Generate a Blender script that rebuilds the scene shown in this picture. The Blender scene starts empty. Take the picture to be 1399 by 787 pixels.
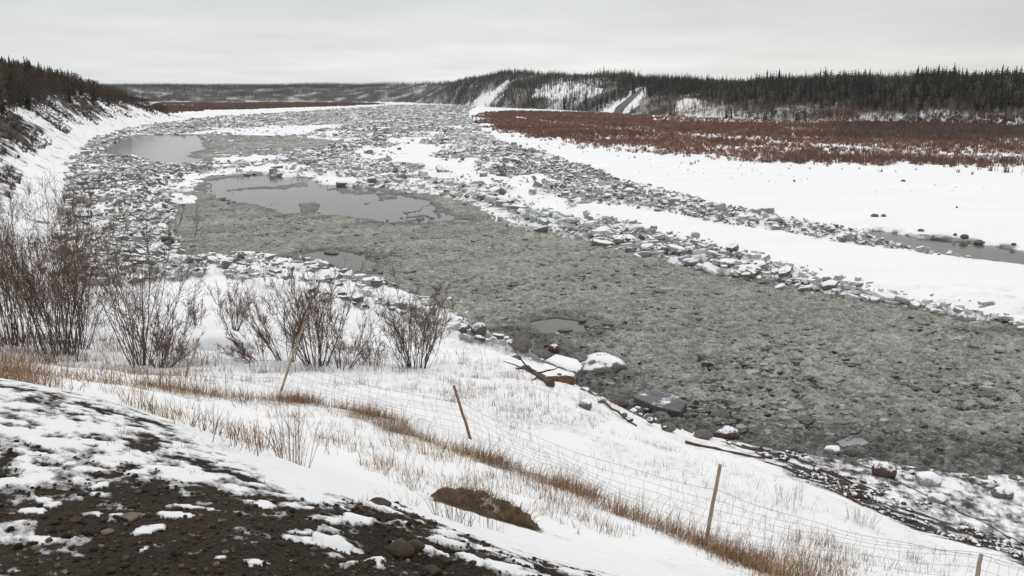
import bpy, math
import numpy as np
from math import radians, sin, cos, tan, pi

# ------------------------------------------------------------------ camera, sky, sun, exposure
SC = bpy.context.scene
CAMH = 14.0
PITCH = radians(13.35)
FPX, CX, CY = 1098.0, 699.5, 393.5
cam_d = bpy.data.cameras.new('camera')
cam = bpy.data.objects.new('camera', cam_d)
SC.collection.objects.link(cam)
cam.location = (0, 0, CAMH)
cam.rotation_euler = (radians(90) - PITCH, 0, 0)
cam_d.sensor_width = 36.0
cam_d.lens = 36.0 * FPX / 1399.0
cam_d.clip_start = 0.05
cam_d.clip_end = 20000
SC.camera = cam

SUN_EL, SUN_AZ = radians(42), radians(25)      # azimuth measured from +Y towards +X
W = bpy.data.worlds.new('World'); SC.world = W; W.use_nodes = True
nt = W.node_tree; nt.nodes.clear()
def N(t, **k):
    n = nt.nodes.new(t)
    for a, b in k.items(): setattr(n, a, b)
    return n
def L(a, b): nt.links.new(a, b)
out = N('ShaderNodeOutputWorld'); add = N('ShaderNodeAddShader')
bg_sky = N('ShaderNodeBackground'); bg_sky.inputs['Strength'].default_value = 0.05
bg_cl = N('ShaderNodeBackground'); bg_cl.inputs['Strength'].default_value = .95
sky = N('ShaderNodeTexSky', sky_type='NISHITA', sun_disc=False, sun_elevation=SUN_EL, sun_rotation=SUN_AZ)
hs = N('ShaderNodeHueSaturation'); hs.inputs['Saturation'].default_value = 0.35; hs.inputs['Value'].default_value = 0.45
L(sky.outputs[0], hs.inputs['Color']); L(hs.outputs[0], bg_sky.inputs['Color'])
tc = N('ShaderNodeTexCoord'); sx = N('ShaderNodeSeparateXYZ'); L(tc.outputs['Generated'], sx.inputs[0])
ramp = N('ShaderNodeValToRGB'); L(sx.outputs['Z'], ramp.inputs[0])
def set_ramp(cr, stops):
    while len(cr.elements) > 1: cr.elements.remove(cr.elements[-1])
    cr.elements[0].position = stops[0][0]; cr.elements[0].color = (*stops[0][1], 1)
    for p_, c_ in stops[1:]:
        e_ = cr.elements.new(p_); e_.color = (*c_, 1)
SKY_STOPS = [(0.0, (.66,.67,.68)), (0.018, (.60,.615,.63)), (0.04, (.60,.61,.615)), (0.065, (.55,.555,.56)), (0.10, (.50,.505,.508)),
             (0.17, (.48,.485,.49)), (0.30, (.66,.665,.67)), (0.75, (.96,.96,.97))]
set_ramp(ramp.color_ramp, SKY_STOPS)
# cloud deck: direction projected on a flat layer, stretched sideways by perspective
zz = N('ShaderNodeMath', operation='ADD'); zz.inputs[1].default_value = 0.06; L(sx.outputs['Z'], zz.inputs[0])
dx = N('ShaderNodeMath', operation='DIVIDE'); L(sx.outputs['X'], dx.inputs[0]); L(zz.outputs[0], dx.inputs[1])
dy = N('ShaderNodeMath', operation='DIVIDE'); L(sx.outputs['Y'], dy.inputs[0]); L(zz.outputs[0], dy.inputs[1])
cb = N('ShaderNodeCombineXYZ'); L(dx.outputs[0], cb.inputs[0]); L(dy.outputs[0], cb.inputs[1])
n1 = N('ShaderNodeTexNoise'); n1.inputs['Scale'].default_value = 0.55; n1.inputs['Detail'].default_value = 6; n1.inputs['Roughness'].default_value = .5
L(cb.outputs[0], n1.inputs['Vector'])
mr = N('ShaderNodeMapRange'); mr.inputs['From Min'].default_value = .3; mr.inputs['From Max'].default_value = .7
mr.inputs['To Min'].default_value = .86; mr.inputs['To Max'].default_value = 1.1
L(n1.outputs['Fac'], mr.inputs['Value'])
mu = N('ShaderNodeMixRGB', blend_type='MULTIPLY'); mu.inputs[0].default_value = 1
L(ramp.outputs[0], mu.inputs[1]); L(mr.outputs[0], mu.inputs[2])
# thicker, darker cloud towards the right
mx = N('ShaderNodeMapRange', interpolation_type='SMOOTHSTEP'); L(sx.outputs['X'], mx.inputs['Value'])
for k_, v_ in zip(('From Min', 'From Max', 'To Min', 'To Max'), (-.05, .55, 1.04, .74)): mx.inputs[k_].default_value = v_
m2 = N('ShaderNodeMixRGB', blend_type='MULTIPLY'); m2.inputs[0].default_value = 1
L(mu.outputs[0], m2.inputs[1]); L(mx.outputs[0], m2.inputs[2])
L(m2.outputs[0], bg_cl.inputs['Color'])
L(bg_sky.outputs[0], add.inputs[0]); L(bg_cl.outputs[0], add.inputs[1]); L(add.outputs[0], out.inputs['Surface'])

sd = bpy.data.lights.new('sun', 'SUN'); sd.energy = 0.6; sd.angle = radians(18); sd.color = (1, .97, .93)
sun = bpy.data.objects.new('sun', sd); SC.collection.objects.link(sun)
sun.rotation_euler = (pi/2 - SUN_EL, 0, -SUN_AZ + pi)   # light comes from the far side of the river
vs = SC.view_settings
SC.display_settings.display_device = 'sRGB'
vs.view_transform = 'Standard'; vs.look = 'None'; vs.exposure = 0.15; vs.gamma = 1.0; vs.use_curve_mapping = False
SC.render.engine = 'CYCLES'
SC.cycles.max_bounces = 6; SC.cycles.diffuse_bounces = 3; SC.cycles.glossy_bounces = 2; SC.cycles.transmission_bounces = 2
SC.cycles.use_denoising = True
SC.cycles.denoiser = 'OPENIMAGEDENOISE'
SC.cycles.denoising_input_passes = 'RGB_ALBEDO_NORMAL'
SC.cycles.denoising_prefilter = 'ACCURATE'

HAZE = .00005
# ------------------------------------------------------------------ helpers
rng = np.random.default_rng(7)
COL = SC.collection
sP, cP = sin(PITCH), cos(PITCH)

def tag(o, label=None, cat=None, group=None, kind=None):
    if label: o['label'] = label
    if cat: o['category'] = cat
    if group: o['group'] = group
    if kind: o['kind'] = kind
    return o

def link(name, me, parent=None, loc=None):
    o = bpy.data.objects.new(name, me); COL.objects.link(o)
    if parent is not None: o.parent = parent
    if loc is not None: o.location = loc
    return o

def empty(name, loc, rz=0.0):
    o = bpy.data.objects.new(name, None); COL.objects.link(o)
    o.location = loc; o.rotation_euler = (0, 0, rz); o.empty_display_size = .2
    return o

def mesh_np(name, V, faces, mat=None, smooth=False, attrs=None):
    """faces: list of (n,k) int arrays."""
    me = bpy.data.meshes.new(name)
    V = np.asarray(V, np.float32)
    faces = [np.asarray(f, np.int32) for f in faces if len(f)]
    nl = sum(f.size for f in faces); npoly = sum(len(f) for f in faces)
    me.vertices.add(len(V)); me.vertices.foreach_set('co', V.ravel())
    me.loops.add(nl); me.loops.foreach_set('vertex_index', np.concatenate([f.ravel() for f in faces]))
    tot = np.concatenate([np.full(len(f), f.shape[1], np.int32) for f in faces])
    me.polygons.add(npoly)
    me.polygons.foreach_set('loop_start', np.concatenate([[0], np.cumsum(tot)[:-1]]).astype(np.int32))
    me.polygons.foreach_set('loop_total', tot)
    me.polygons.foreach_set('use_smooth', np.full(npoly, smooth, bool))
    for nm, (typ, dom, data) in (attrs or {}).items():
        a = me.attributes.new(nm, typ, dom)
        if typ == 'FLOAT': a.data.foreach_set('value', np.asarray(data, np.float32).ravel())
        else: a.data.foreach_set('color', np.asarray(data, np.float32).ravel())
    if mat is not None: me.materials.append(mat)
    me.update(); me.validate(clean_customdata=False)
    return me

def rgba(c):
    c = np.asarray(c, np.float32)
    return np.concatenate([c, np.ones(c.shape[:-1] + (1,), np.float32)], -1)

# ---- value noise
def _h(ix, iy, seed):
    h = (ix.astype(np.int64) * 374761393 + iy.astype(np.int64) * 668265263 + seed * 1274126177) & 0xffffffff
    h = ((h ^ (h >> 13)) * 1274126177) & 0xffffffff
    h = h ^ (h >> 16)
    return (h & 0xffffff) / float(0x1000000)
def vnoise(x, y, seed=0):
    fx, fy = np.floor(x), np.floor(y); ix, iy = fx.astype(np.int64), fy.astype(np.int64)
    tx, ty = x - fx, y - fy
    tx = tx*tx*tx*(tx*(tx*6-15)+10); ty = ty*ty*ty*(ty*(ty*6-15)+10)
    a, b = _h(ix, iy, seed), _h(ix+1, iy, seed); c, d = _h(ix, iy+1, seed), _h(ix+1, iy+1, seed)
    return (a + (b-a)*tx) * (1-ty) + (c + (d-c)*tx) * ty
def fbm(x, y, octv=4, seed=0, gain=.5):
    s = 0; a = 1; t = 0; x = np.asarray(x, float); y = np.asarray(y, float)
    for i in range(octv):
        s = s + a * vnoise(x, y, seed + i*17); t += a; a *= gain
        x, y = 1.72*x - 1.08*y + 3.1, 1.08*x + 1.72*y + 7.7
    return s / t          # 0..1 around .5
def sstep(a, b, x):
    t = np.clip((x - a) / (b - a), 0, 1); return t*t*(3-2*t)

# ---- picture <-> world
def ray(u, v):
    a, b = (u - CX) / FPX, (v - CY) / FPX
    return np.array([a, cP - sP*b, -(sP + cP*b)])
def at_z(u, v, z=0.0):
    d = ray(u, v); t = (z - CAMH) / d[2]
    return np.array([d[0]*t, d[1]*t])
def at_y(u, v, y):
    d = ray(u, v); t = y / d[1]
    return np.array([d[0]*t, y, CAMH + d[2]*t])
def project(x, y, z):
    zz = z - CAMH
    dep = y*cP - zz*sP
    up = y*sP + zz*cP
    return CX + FPX * x / dep, CY - FPX * up / dep
def Wp(pts, z=0.0): return np.array([at_z(u, v, z) for u, v in pts])

def sdf_poly(P, x, y):
    """signed distance to polygon, negative inside"""
    d = np.full(x.shape, 1e18); ins = np.zeros(x.shape, bool)
    n = len(P)
    for i in range(n):
        ax, ay = P[i]; bx, by = P[(i+1) % n]
        ex, ey = bx-ax, by-ay
        t = np.clip(((x-ax)*ex + (y-ay)*ey) / (ex*ex+ey*ey+1e-12), 0, 1)
        d = np.minimum(d, (x-ax-t*ex)**2 + (y-ay-t*ey)**2)
        c = ((ay > y) != (by > y))
        with np.errstate(divide='ignore', invalid='ignore'):
            xi = ax + (y-ay) * ex / (ey if ey != 0 else 1e-12)
        ins ^= c & (x < xi)
    d = np.sqrt(d)
    return np.where(ins, -d, d)
def in_poly(P, x, y):
    ins = np.zeros(x.shape, bool); n = len(P)
    for i in range(n):
        ax, ay = P[i]; bx, by = P[(i+1) % n]
        c = ((ay > y) != (by > y))
        ins ^= c & (x < ax + (y-ay) * (bx-ax) / ((by-ay) if by != ay else 1e-12))
    return ins
def sd_line(P, x, y):
    """distance to an open polyline, positive on its left"""
    d = np.full(x.shape, 1e18); s = np.ones(x.shape)
    for i in range(len(P)-1):
        ax, ay = P[i]; bx, by = P[i+1]; ex, ey = bx-ax, by-ay
        t = np.clip(((x-ax)*ex + (y-ay)*ey) / (ex*ex+ey*ey+1e-12), 0, 1)
        q = (x-ax-t*ex)**2 + (y-ay-t*ey)**2
        c = ex*(y-ay) - ey*(x-ax)
        m = q < d
        d = np.where(m, q, d); s = np.where(m, np.sign(c), s)
    return np.sqrt(d) * np.where(s == 0, 1, s)

# ------------------------------------------------------------------ plan of the river (traced on the water level)
SLUSH_MAIN = Wp([(275,251),(297,241),(354,239),(413,244),(435,252),(520,260),(600,272),(640,287),(655,300),(720,318),(800,335),(860,350),(940,372),(1040,392),
                 (1130,410),(1230,424),(1330,444),(1420,455),(1800,520),(1800,700),(1420,633),(1300,626),(1230,618),(1180,606),(1130,611),(1050,603),(960,588),(900,574),
                 (840,552),(795,505),(760,488),(720,470),(690,455),(650,432),(620,418),(590,405),(550,392),(520,380),(470,368),(430,358),(380,350),(310,346),(251,347),(251,329),(240,313),(237,298),(281,273)])
POOL_B = Wp([(300,262),(297,247),(354,240),(413,245),(435,253),(520,261),(600,273),(640,288),(656,302),(620,306),(560,306),(500,302),(450,298),(400,290),(350,283)])
SLUSH_A = Wp([(143,203),(159,195),(174,186),(221,184),(300,184),(394,187),(451,192),(451,200),(420,209),(332,213),(288,216),(266,225),(206,221),(184,216),(143,211)])
POOL_A = Wp([(143,203),(159,195),(174,186),(221,184),(262,185),(268,192),(272,200),(270,215),(260,224),(206,221),(184,216),(143,211)])
POOL_C = Wp([(425,350),(440,343),(475,347),(515,360),(500,368),(450,366)])
POOL_D = Wp([(728,441),(760,436),(800,442),(790,450),(745,452)])
CHAN = Wp([(1200,317),(1250,326),(1330,334),(1420,350),(1500,362),(1500,378),(1420,362),(1330,352),(1245,338),(1205,326)])
SLUSH_FAR = Wp([(405,163),(440,158),(490,157),(470,161),(430,166)])
RUBBLE = Wp([(60,400),(75,345),(92,300),(86,262),(90,240),(95,222),(110,203),(135,188),(170,177),(205,171),(300,160),(400,154),(500,147),(545,143.5),(610,142),(655,144),(640,152),(640,162),(655,178),(690,196),
              (760,215),(840,245),(920,263),(1000,285),(1100,307),(1180,322),(1245,339),(1220,340),(1100,322),(1000,306),(920,290),(850,280),(790,278),(785,290),(830,300),
              (870,316),(950,333),(1010,350),(1060,366),(1120,385),(1250,416),(1385,445),(1420,455),(1330,444),(1230,424),(1130,410),(1040,392),(940,372),(860,350),(800,335),(720,318),(655,300),
              (560,330),(470,368),(430,380),(380,352),(310,346),(251,347),(200,400)])
NEAR_RUB = Wp([(255,346),(300,342),(430,352),(520,377),(600,402),(660,434),(720,468),(770,490),(745,503),(690,500),(640,488),(585,465),(530,448),(470,440),(410,430),(350,410),(300,385),(250,400),(110,410),(90,360),(240,345)])
SNOW_PATCH = [Wp(p) for p in (
    [(205,254),(215,243),(297,241),(300,246),(275,252),(240,262)],
    [(243,182),(300,179),(370,173),(470,171),(440,178),(410,186),(330,184)],
    [(332,221),(345,214),(388,214),(388,219),(350,223)],
    [(425,248),(440,242),(490,246),(486,253),(450,254)],
    [(520,205),(560,195),(590,200),(600,210),(560,215)],
    [(570,218),(640,225),(650,240),(600,235)],
    [(300,150),(400,148),(480,146),(400,152),(300,156)],
    [(310,200),(330,198),(350,201),(330,204)])]
FOOT = Wp([(60,420),(75,345),(90,300),(84,260),(87,240),(93,222),(108,203),(133,187),(165,176),(205,169),(300,158.5),(400,152),(500,146),(560,142)])
FY, FX = FOOT[:, 1], FOOT[:, 0]
RIDGE = Wp([(640,262),(690,285),(750,310),(830,332),(900,352),(980,372),(1060,388),(1140,405),(1240,424),(1330,441),(1400,452)])

# near bank: height known at these points (u, v, ground distance y)
CP = []
def cz(u, v, z):
    p = at_z(u, v, z); CP.append((p[0], p[1], z))
def cy_(u, v, y):
    CP.append(tuple(at_y(u, v, y)))
for u in (-150, 0, 200, 350): cz(u, 787, 12.3)
for u in (-150, 0, 150, 280): cz(u, 690, 12.3)
cz(500, 787, 12.2); cz(600, 787, 12.1); cz(420, 683, 12.0); cz(330, 640, 12.0); cz(250, 582, 12.05); cz(100, 530, 12.1); cz(0, 512, 12.15); cz(-200, 495, 12.2)
cz(800, 790, 11.75); cz(540, 700, 11.8)
for a in ((200,530,12),(0,500,14),(100,505,15),(250,522,16.5),(350,540,17),(-200,490,15),
          (300,580,12),(450,600,12),(600,640,11),(740,710,9.6),(850,750,8.6),(395,640,7.2),(560,700,5.8),(700,770,4.6),
          (560,590,15.5),(760,660,12.6),(900,720,11),(1050,787,9.5),
          (965,740,12),(643,600,17),(385,535,19.5),(250,515,23.5),(183,505,27),(1338,790,10.5),
          (700,560,21),(600,540,24.5),(565,500,33),(430,500,30),(500,470,41),(700,510,33),(640,475,41),
          (800,560,26),(780,522,32.5),(900,600,26),(950,640,20),(1050,650,20),(1100,700,16.5),(1200,740,15.5),(1150,787,11.3),(1300,787,14),
          (980,600,29),(1100,655,25.3),(1200,695,23.0),(1300,735,21.3),(1399,768,20.3),
          (60,480,29),(190,500,28),(0,470,31),(-150,460,33),(318,452,38),(300,470,33),(150,430,45),(250,420,46),(280,375,61),(200,400,53),(50,350,66),(0,400,50),(0,300,80),(-150,350,65)):
    cy_(*a)
for u, v in ((265,350),(310,349),(380,356),(430,364),(480,378),(530,398),(580,416),(630,440),(680,468),(740,497),(800,522),(840,552)): cz(u, v, .18)
for u, v in ((900,580),(960,592),(1050,607),(1130,616),(1230,626),(1399,640)): cz(u, v, .1)
for u, v in ((1050,609),(1200,660),(1399,722)): cz(u, v, .4)
for u, v in ((1300,560),(1000,500),(800,440),(600,370),(450,330),(300,318),(1600,600)): cz(u, v, -2.2)
CP += [(-6,-4,12.4),(6,-6,12.4),(-16,0,12.5),(16,-8,12.4),(8,-1.5,12.1),(15,-5,12.0),(-24,8,12.3),(12,6,8.2),(22,2,7.4),(25,9,4.3),(34,4,4.3),(27,16,1.1),(40,9,1.1),(31,20,.2),(52,9,.2),
       (60,16,-2.2),(-30,22,9.5),(-40,40,7.0),(-60,60,6),(-25,16,9.9)]
CP = np.array(CP)
def _tps(d2): return np.where(d2 > 1e-12, .5*d2*np.log(d2 + 1e-12), 0.0)
_n = len(CP)
_K = _tps((CP[:, None, 0]-CP[None, :, 0])**2 + (CP[:, None, 1]-CP[None, :, 1])**2) + np.eye(_n)*3.0
_Pm = np.c_[np.ones(_n), CP[:, :2]]
_A = np.block([[_K, _Pm], [_Pm.T, np.zeros((3, 3))]])
_w = np.linalg.solve(_A, np.r_[CP[:, 2], 0, 0, 0])
def tps(x, y):
    z = _w[_n] + _w[_n+1]*x + _w[_n+2]*y
    for i in range(_n):
        z = z + _w[i] * _tps((x-CP[i, 0])**2 + (y-CP[i, 1])**2)
    return z

# ring of hills round the far side, by azimuth (picture column), base distance, crest distance, crest height
HU = np.array([-900,-200,  300, 480, 560,  620,  650, 700, 780, 850, 950, 1000,1060,1150,1270,1399,1700,2600])
HB = np.array([2200,2200, 2200,2150,2000, 1600, 1250,1000, 800, 640, 520, 460, 430, 400, 370, 345, 320, 300])
HC = np.array([2900,2900, 2900,2800,2500, 2000, 1600,1300,1150, 950, 750, 680, 640, 590, 560, 545, 520, 500])
HZ = np.array([  51,  51,   52,  53,  50,   50,   49,  48,  42.5,  33,  23, 21,23,23.5,  24,22, 21.5, 21.5])
HA = (HU - CX) / FPX
def hill_params(x, y):
    a = x / np.maximum(y, 1.0)
    return np.interp(a, HA, HB), np.interp(a, HA, HC), np.interp(a, HA, HZ)

def left_bank(x, y):
    d = (np.interp(y, FY, FX) - x) * np.interp(y, [80, 200, 480, 900], [.85, .82, .93, 1.0])    # metres inland of the foot
    zc = np.interp(y, [60, 150, 250, 340, 400, 450, 500, 540, 590], [13, 14.5, 17, 18, 17.5, 14.5, 10.5, 5, 2.2])
    n = (fbm(x*.05, y*.05, 3, 5) - .5)
    g = np.interp(d + n*4, [-40, 0, 2, 5, 9, 13, 18, 24, 60, 200], [-2.0, .25/14, .06, .18, .40, .62, .86, 1.06, 1.36, 1.5])
    z = np.where(d < 0, d*.05, g * zc)
    flood = np.where(d < 0, d*.05, np.interp(d, [0, 12, 40], [.25, 1.6, 2.0]))
    w = sstep(520, 600, y)
    return z*(1-w) + flood*w

def ground_z(x, y, near_only=False, detail=True):
    x = np.asarray(x, float); y = np.asarray(y, float)
    base = np.full(x.shape, .12)
    base = base + .5 * (fbm(x*.22, y*.22, 3, 11) - .45) * sstep(30, 70, y)
    nearm = y < 95
    lw = sstep(62, 92, y)
    land = np.full(x.shape, -5.0)
    if nearm.any(): land[nearm] = np.minimum(tps(x[nearm], y[nearm]), 12.6 + 0*x[nearm])
    lb = np.where(y > 55, left_bank(x, np.maximum(y, 40)), 0)
    leftside = np.where(y > 55, np.where(y < 95, land*(1-lw) + lb*lw, lb), land)
    z = np.maximum(base, leftside)
    # right bank: snow flat then floodplain then hill
    z = np.maximum(z, right_flat(x, y))
    hb, hc, hz = hill_params(x, y)
    t = np.clip((y - hb) / (hc - hb), 0, 1)
    hill = (hz - 2.0) * (1 - (1-t)**1.7) * sstep(0, .08, t)
    hill = hill + (fbm(x*.006, y*.006, 3, 3) - .5) * 7 * sstep(0, .4, t) * np.where(hz > 30, 1.6, .45)
    z = z + np.where(y > hb, hill, 0)
    # channels
    dig = np.full(x.shape, 9.0)
    for P in (SLUSH_MAIN, SLUSH_A, CHAN, SLUSH_FAR):
        lo, hi = P.min(0) - 4, P.max(0) + 4
        m = (x > lo[0]) & (x < hi[0]) & (y > lo[1]) & (y < hi[1])
        if m.any():
            j = (fbm(x[m]*.35, y[m]*.35, 3, 23) - .5) * np.clip(y[m]*.02, .3, 3) - .5
            dig[m] = np.minimum(dig[m], sdf_poly(P, x[m], y[m]) + j)
    z = np.where((dig < 0) & (z < .75), np.minimum(z, np.maximum(-.15 + dig*.6, -.9)), z)
    z = np.where((dig >= 0) & (dig < 1.3) & (z < .75), -.15 + (z+.15)*sstep(0, 1.3, dig), z)
    return z

RIGHT_EDGE = Wp([(650,138.6),(640,150),(640,162),(655,178),(690,196),(760,215),(840,245),(920,263),(1000,285),(1100,307),(1180,318),(1245,328),(1330,335),(1420,351),(1800,410)])
REy, REx = RIGHT_EDGE[::-1, 1], RIGHT_EDGE[::-1, 0]
def right_flat(x, y):
    d = (x - np.interp(y, REy, REx)) * .7
    return np.where((y > 40) & (d > 0), np.interp(d, [0, 6, 60, 200], [.2, .5, 1.3, 2.0]), -9) * 1.0

def hit(u, v, t0=2.0, t1=6000.0, n=900):
    d = ray(u, v); t = np.geomspace(t0, t1, n)
    z = ground_z(d[0]*t, d[1]*t); below = (CAMH + d[2]*t) < z
    i = int(np.argmax(below)) if below.any() else n-1
    lo, hi = t[max(i-1, 0)], t[i]
    tt = np.linspace(lo, hi, 24)
    b = (CAMH + d[2]*tt) < ground_z(d[0]*tt, d[1]*tt)
    tm = tt[int(np.argmax(b))] if b.any() else hi
    return np.array([d[0]*tm, d[1]*tm, float(ground_z(np.array([d[0]*tm]), np.array([d[1]*tm]))[0])])
def pxm(p):      # metres per photo pixel at a point
    return (p[1]*cP - (p[2]-CAMH)*sP) / FPX

# ------------------------------------------------------------------ materials
def mat(name):
    m = bpy.data.materials.new(name); m.use_nodes = True
    t = m.node_tree; b = t.nodes['Principled BSDF']
    return m, t, b
def nd(t, typ, **k):
    n = t.nodes.new(typ)
    for a, v in k.items(): setattr(n, a, v)
    return n
def tex_noise(t, scale, detail=4, rough=.55, vec=None):
    n = nd(t, 'ShaderNodeTexNoise'); n.inputs['Scale'].default_value = scale; n.inputs['Detail'].default_value = detail; n.inputs['Roughness'].default_value = rough
    if vec is not None: t.links.new(vec, n.inputs['Vector'])
    return n
def mapr(t, src, a, b, c, d, clamp=True):
    n = nd(t, 'ShaderNodeMapRange', clamp=clamp)
    for k, v in zip(('From Min', 'From Max', 'To Min', 'To Max'), (a, b, c, d)): n.inputs[k].default_value = v
    t.links.new(src, n.inputs['Value']); return n.outputs[0]
def math_(t, op, a, b=None):
    n = nd(t, 'ShaderNodeMath', operation=op)
    for i, s in enumerate((a, b)):
        if s is None: continue
        if isinstance(s, (int, float)): n.inputs[i].default_value = s
        else: t.links.new(s, n.inputs[i])
    return n.outputs[0]
def mix_(t, f, a, b, mode='MIX'):
    n = nd(t, 'ShaderNodeMixRGB', blend_type=mode)
    for i, s in enumerate((f, a, b)):
        if isinstance(s, (int, float)): n.inputs[i].default_value = s
        elif isinstance(s, tuple): n.inputs[i].default_value = (*s, 1)
        else: t.links.new(s, n.inputs[i])
    return n.outputs[0]
def bump_(t, b, h, strength=.5, dist=.05):
    n = nd(t, 'ShaderNodeBump'); n.inputs['Strength'].default_value = strength; n.inputs['Distance'].default_value = dist
    t.links.new(h, n.inputs['Height']); t.links.new(n.outputs[0], b.inputs['Normal'])
def attr(t, name): return nd(t, 'ShaderNodeAttribute', attribute_name=name)
SNOW = (.86, .87, .88)

# ground: vertex colour of the bare ground + snow cover, fine break-up from noise
M_GROUND, t, b = mat('snowy_ground')
geo = nd(t, 'ShaderNodeNewGeometry'); pos = geo.outputs['Position']
ac, asn = attr(t, 'bare'), attr(t, 'snow')
nf = tex_noise(t, 26, 5, .65, pos); nc = tex_noise(t, 5, 4, .6, pos)
s1 = math_(t, 'ADD', asn.outputs['Fac'], mapr(t, nf.outputs['Fac'], .25, .75, -.34, .34))
s1 = math_(t, 'ADD', s1, mapr(t, nc.outputs['Fac'], .25, .75, -.18, .18))
sf = mapr(t, s1, .26, .74, 0, 1)
soilv = tex_noise(t, 60, 5, .7, pos)
vor = nd(t, 'ShaderNodeTexVoronoi'); vor.inputs['Scale'].default_value = 45; t.links.new(pos, vor.inputs['Vector'])
bare = mix_(t, 1.0, ac.outputs['Color'], mapr(t, soilv.outputs['Fac'], .3, .7, .4, 1.5), 'MULTIPLY')
peb = mix_(t, .22, bare, vor.outputs['Color'], 'OVERLAY')
hsn = nd(t, 'ShaderNodeHueSaturation'); hsn.inputs['Saturation'].default_value = .35; t.links.new(peb, hsn.inputs['Color'])
bare = mix_(t, .35, bare, hsn.outputs[0])
mpd = nd(t, 'ShaderNodeMapping'); mpd.inputs['Scale'].default_value = (.035, .12, .1); t.links.new(pos, mpd.inputs['Vector'])
nd_ = tex_noise(t, 1.0, 6, .6, mpd.outputs[0])
sno = mix_(t, mapr(t, nc.outputs['Fac'], .3, .7, 0, 1), (.885, .888, .895), (.92, .92, .915))
sno = mix_(t, mapr(t, nd_.outputs['Fac'], .35, .65, .35, 0), sno, (.77, .775, .785))  # broad greyer streaks painted into the snow colour as drift shading
t.links.new(mix_(t, sf, bare, sno), b.inputs['Base Color'])
b.inputs['Roughness'].default_value = .9; b.inputs['Specular IOR Level'].default_value = .08
hh = math_(t, 'ADD', mapr(t, soilv.outputs['Fac'], 0, 1, 0, .5), math_(t, 'MULTIPLY', sf, .7))
hh = math_(t, 'ADD', hh, mapr(t, nf.outputs['Fac'], 0, 1, 0, .35))
bump_(t, b, hh, .7, .03)

def attr_mat(name, rough=.8, mult=(1, 1, 1), spec=.2):
    m, t, b = mat(name)
    a = attr(t, 'col')
    g = nd(t, 'ShaderNodeNewGeometry')
    n = tex_noise(t, 3.0, 3, .6, g.outputs['Position'])
    c = mix_(t, 1.0, a.outputs['Color'], mapr(t, n.outputs['Fac'], .3, .7, .75, 1.3), 'MULTIPLY')
    t.links.new(c, b.inputs['Base Color']); b.inputs['Roughness'].default_value = rough; b.inputs['Specular IOR Level'].default_value = spec
    return m
M_PLANT = attr_mat('dry_plant', .85)
M_TREE = attr_mat('tree_foliage', .9, spec=.1)

# water
M_WATER, t, b = mat('river_water')
g = nd(t, 'ShaderNodeNewGeometry')
mp = nd(t, 'ShaderNodeMapping'); mp.inputs['Scale'].default_value = (.6, 1.6, 1); t.links.new(g.outputs['Position'], mp.inputs['Vector'])
n = tex_noise(t, 1.6, 4, .6, mp.outputs[0])
b.inputs['Base Color'].default_value = (.085, .082, .064, 1); b.inputs['Roughness'].default_value = .12
b.inputs['IOR'].default_value = 1.3
bump_(t, b, n.outputs['Fac'], .05, .08)

# slush
M_SLUSH, t, b = mat('frazil_slush')
g = nd(t, 'ShaderNodeNewGeometry'); pos = g.outputs['Position']
mp = nd(t, 'ShaderNodeMapping'); mp.inputs['Scale'].default_value = (.75, 1.15, 1); t.links.new(pos, mp.inputs['Vector'])
nb = tex_noise(t, .35, 4, .6, pos); nm = tex_noise(t, 2.1, 6, .72, mp.outputs[0]); nfi = tex_noise(t, 8, 6, .8, mp.outputs[0])
ht = attr(t, 'hgt')
wet = math_(t, 'ADD', mapr(t, nm.outputs['Fac'], .3, .7, -.32, .32), ht.outputs['Fac'])  # slush tone: wet and frosted patches, with hollows painted dark as shade
wet = math_(t, 'ADD', wet, mapr(t, nfi.outputs['Fac'], .32, .68, -.50, .50, False))
wet = math_(t, 'ADD', wet, mapr(t, nb.outputs['Fac'], .3, .7, -.07, .07))
rp = nd(t, 'ShaderNodeValToRGB'); t.links.new(wet, rp.inputs[0])
set_ramp(rp.color_ramp, [(0.0, (.022,.022,.02)), (.2, (.055,.056,.049)), (.40, (.165,.166,.147)), (.62, (.265,.267,.237)), (.85, (.40,.402,.365)), (1.0, (.47,.47,.43))])
t.links.new(rp.outputs[0], b.inputs['Base Color'])
t.links.new(mapr(t, wet, .0, .6, .25, .8), b.inputs['Roughness']); b.inputs['Specular IOR Level'].default_value = .35
bump_(t, b, math_(t, 'ADD', nm.outputs['Fac'], math_(t, 'MULTIPLY', nfi.outputs['Fac'], .5)), .9, .12)

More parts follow.
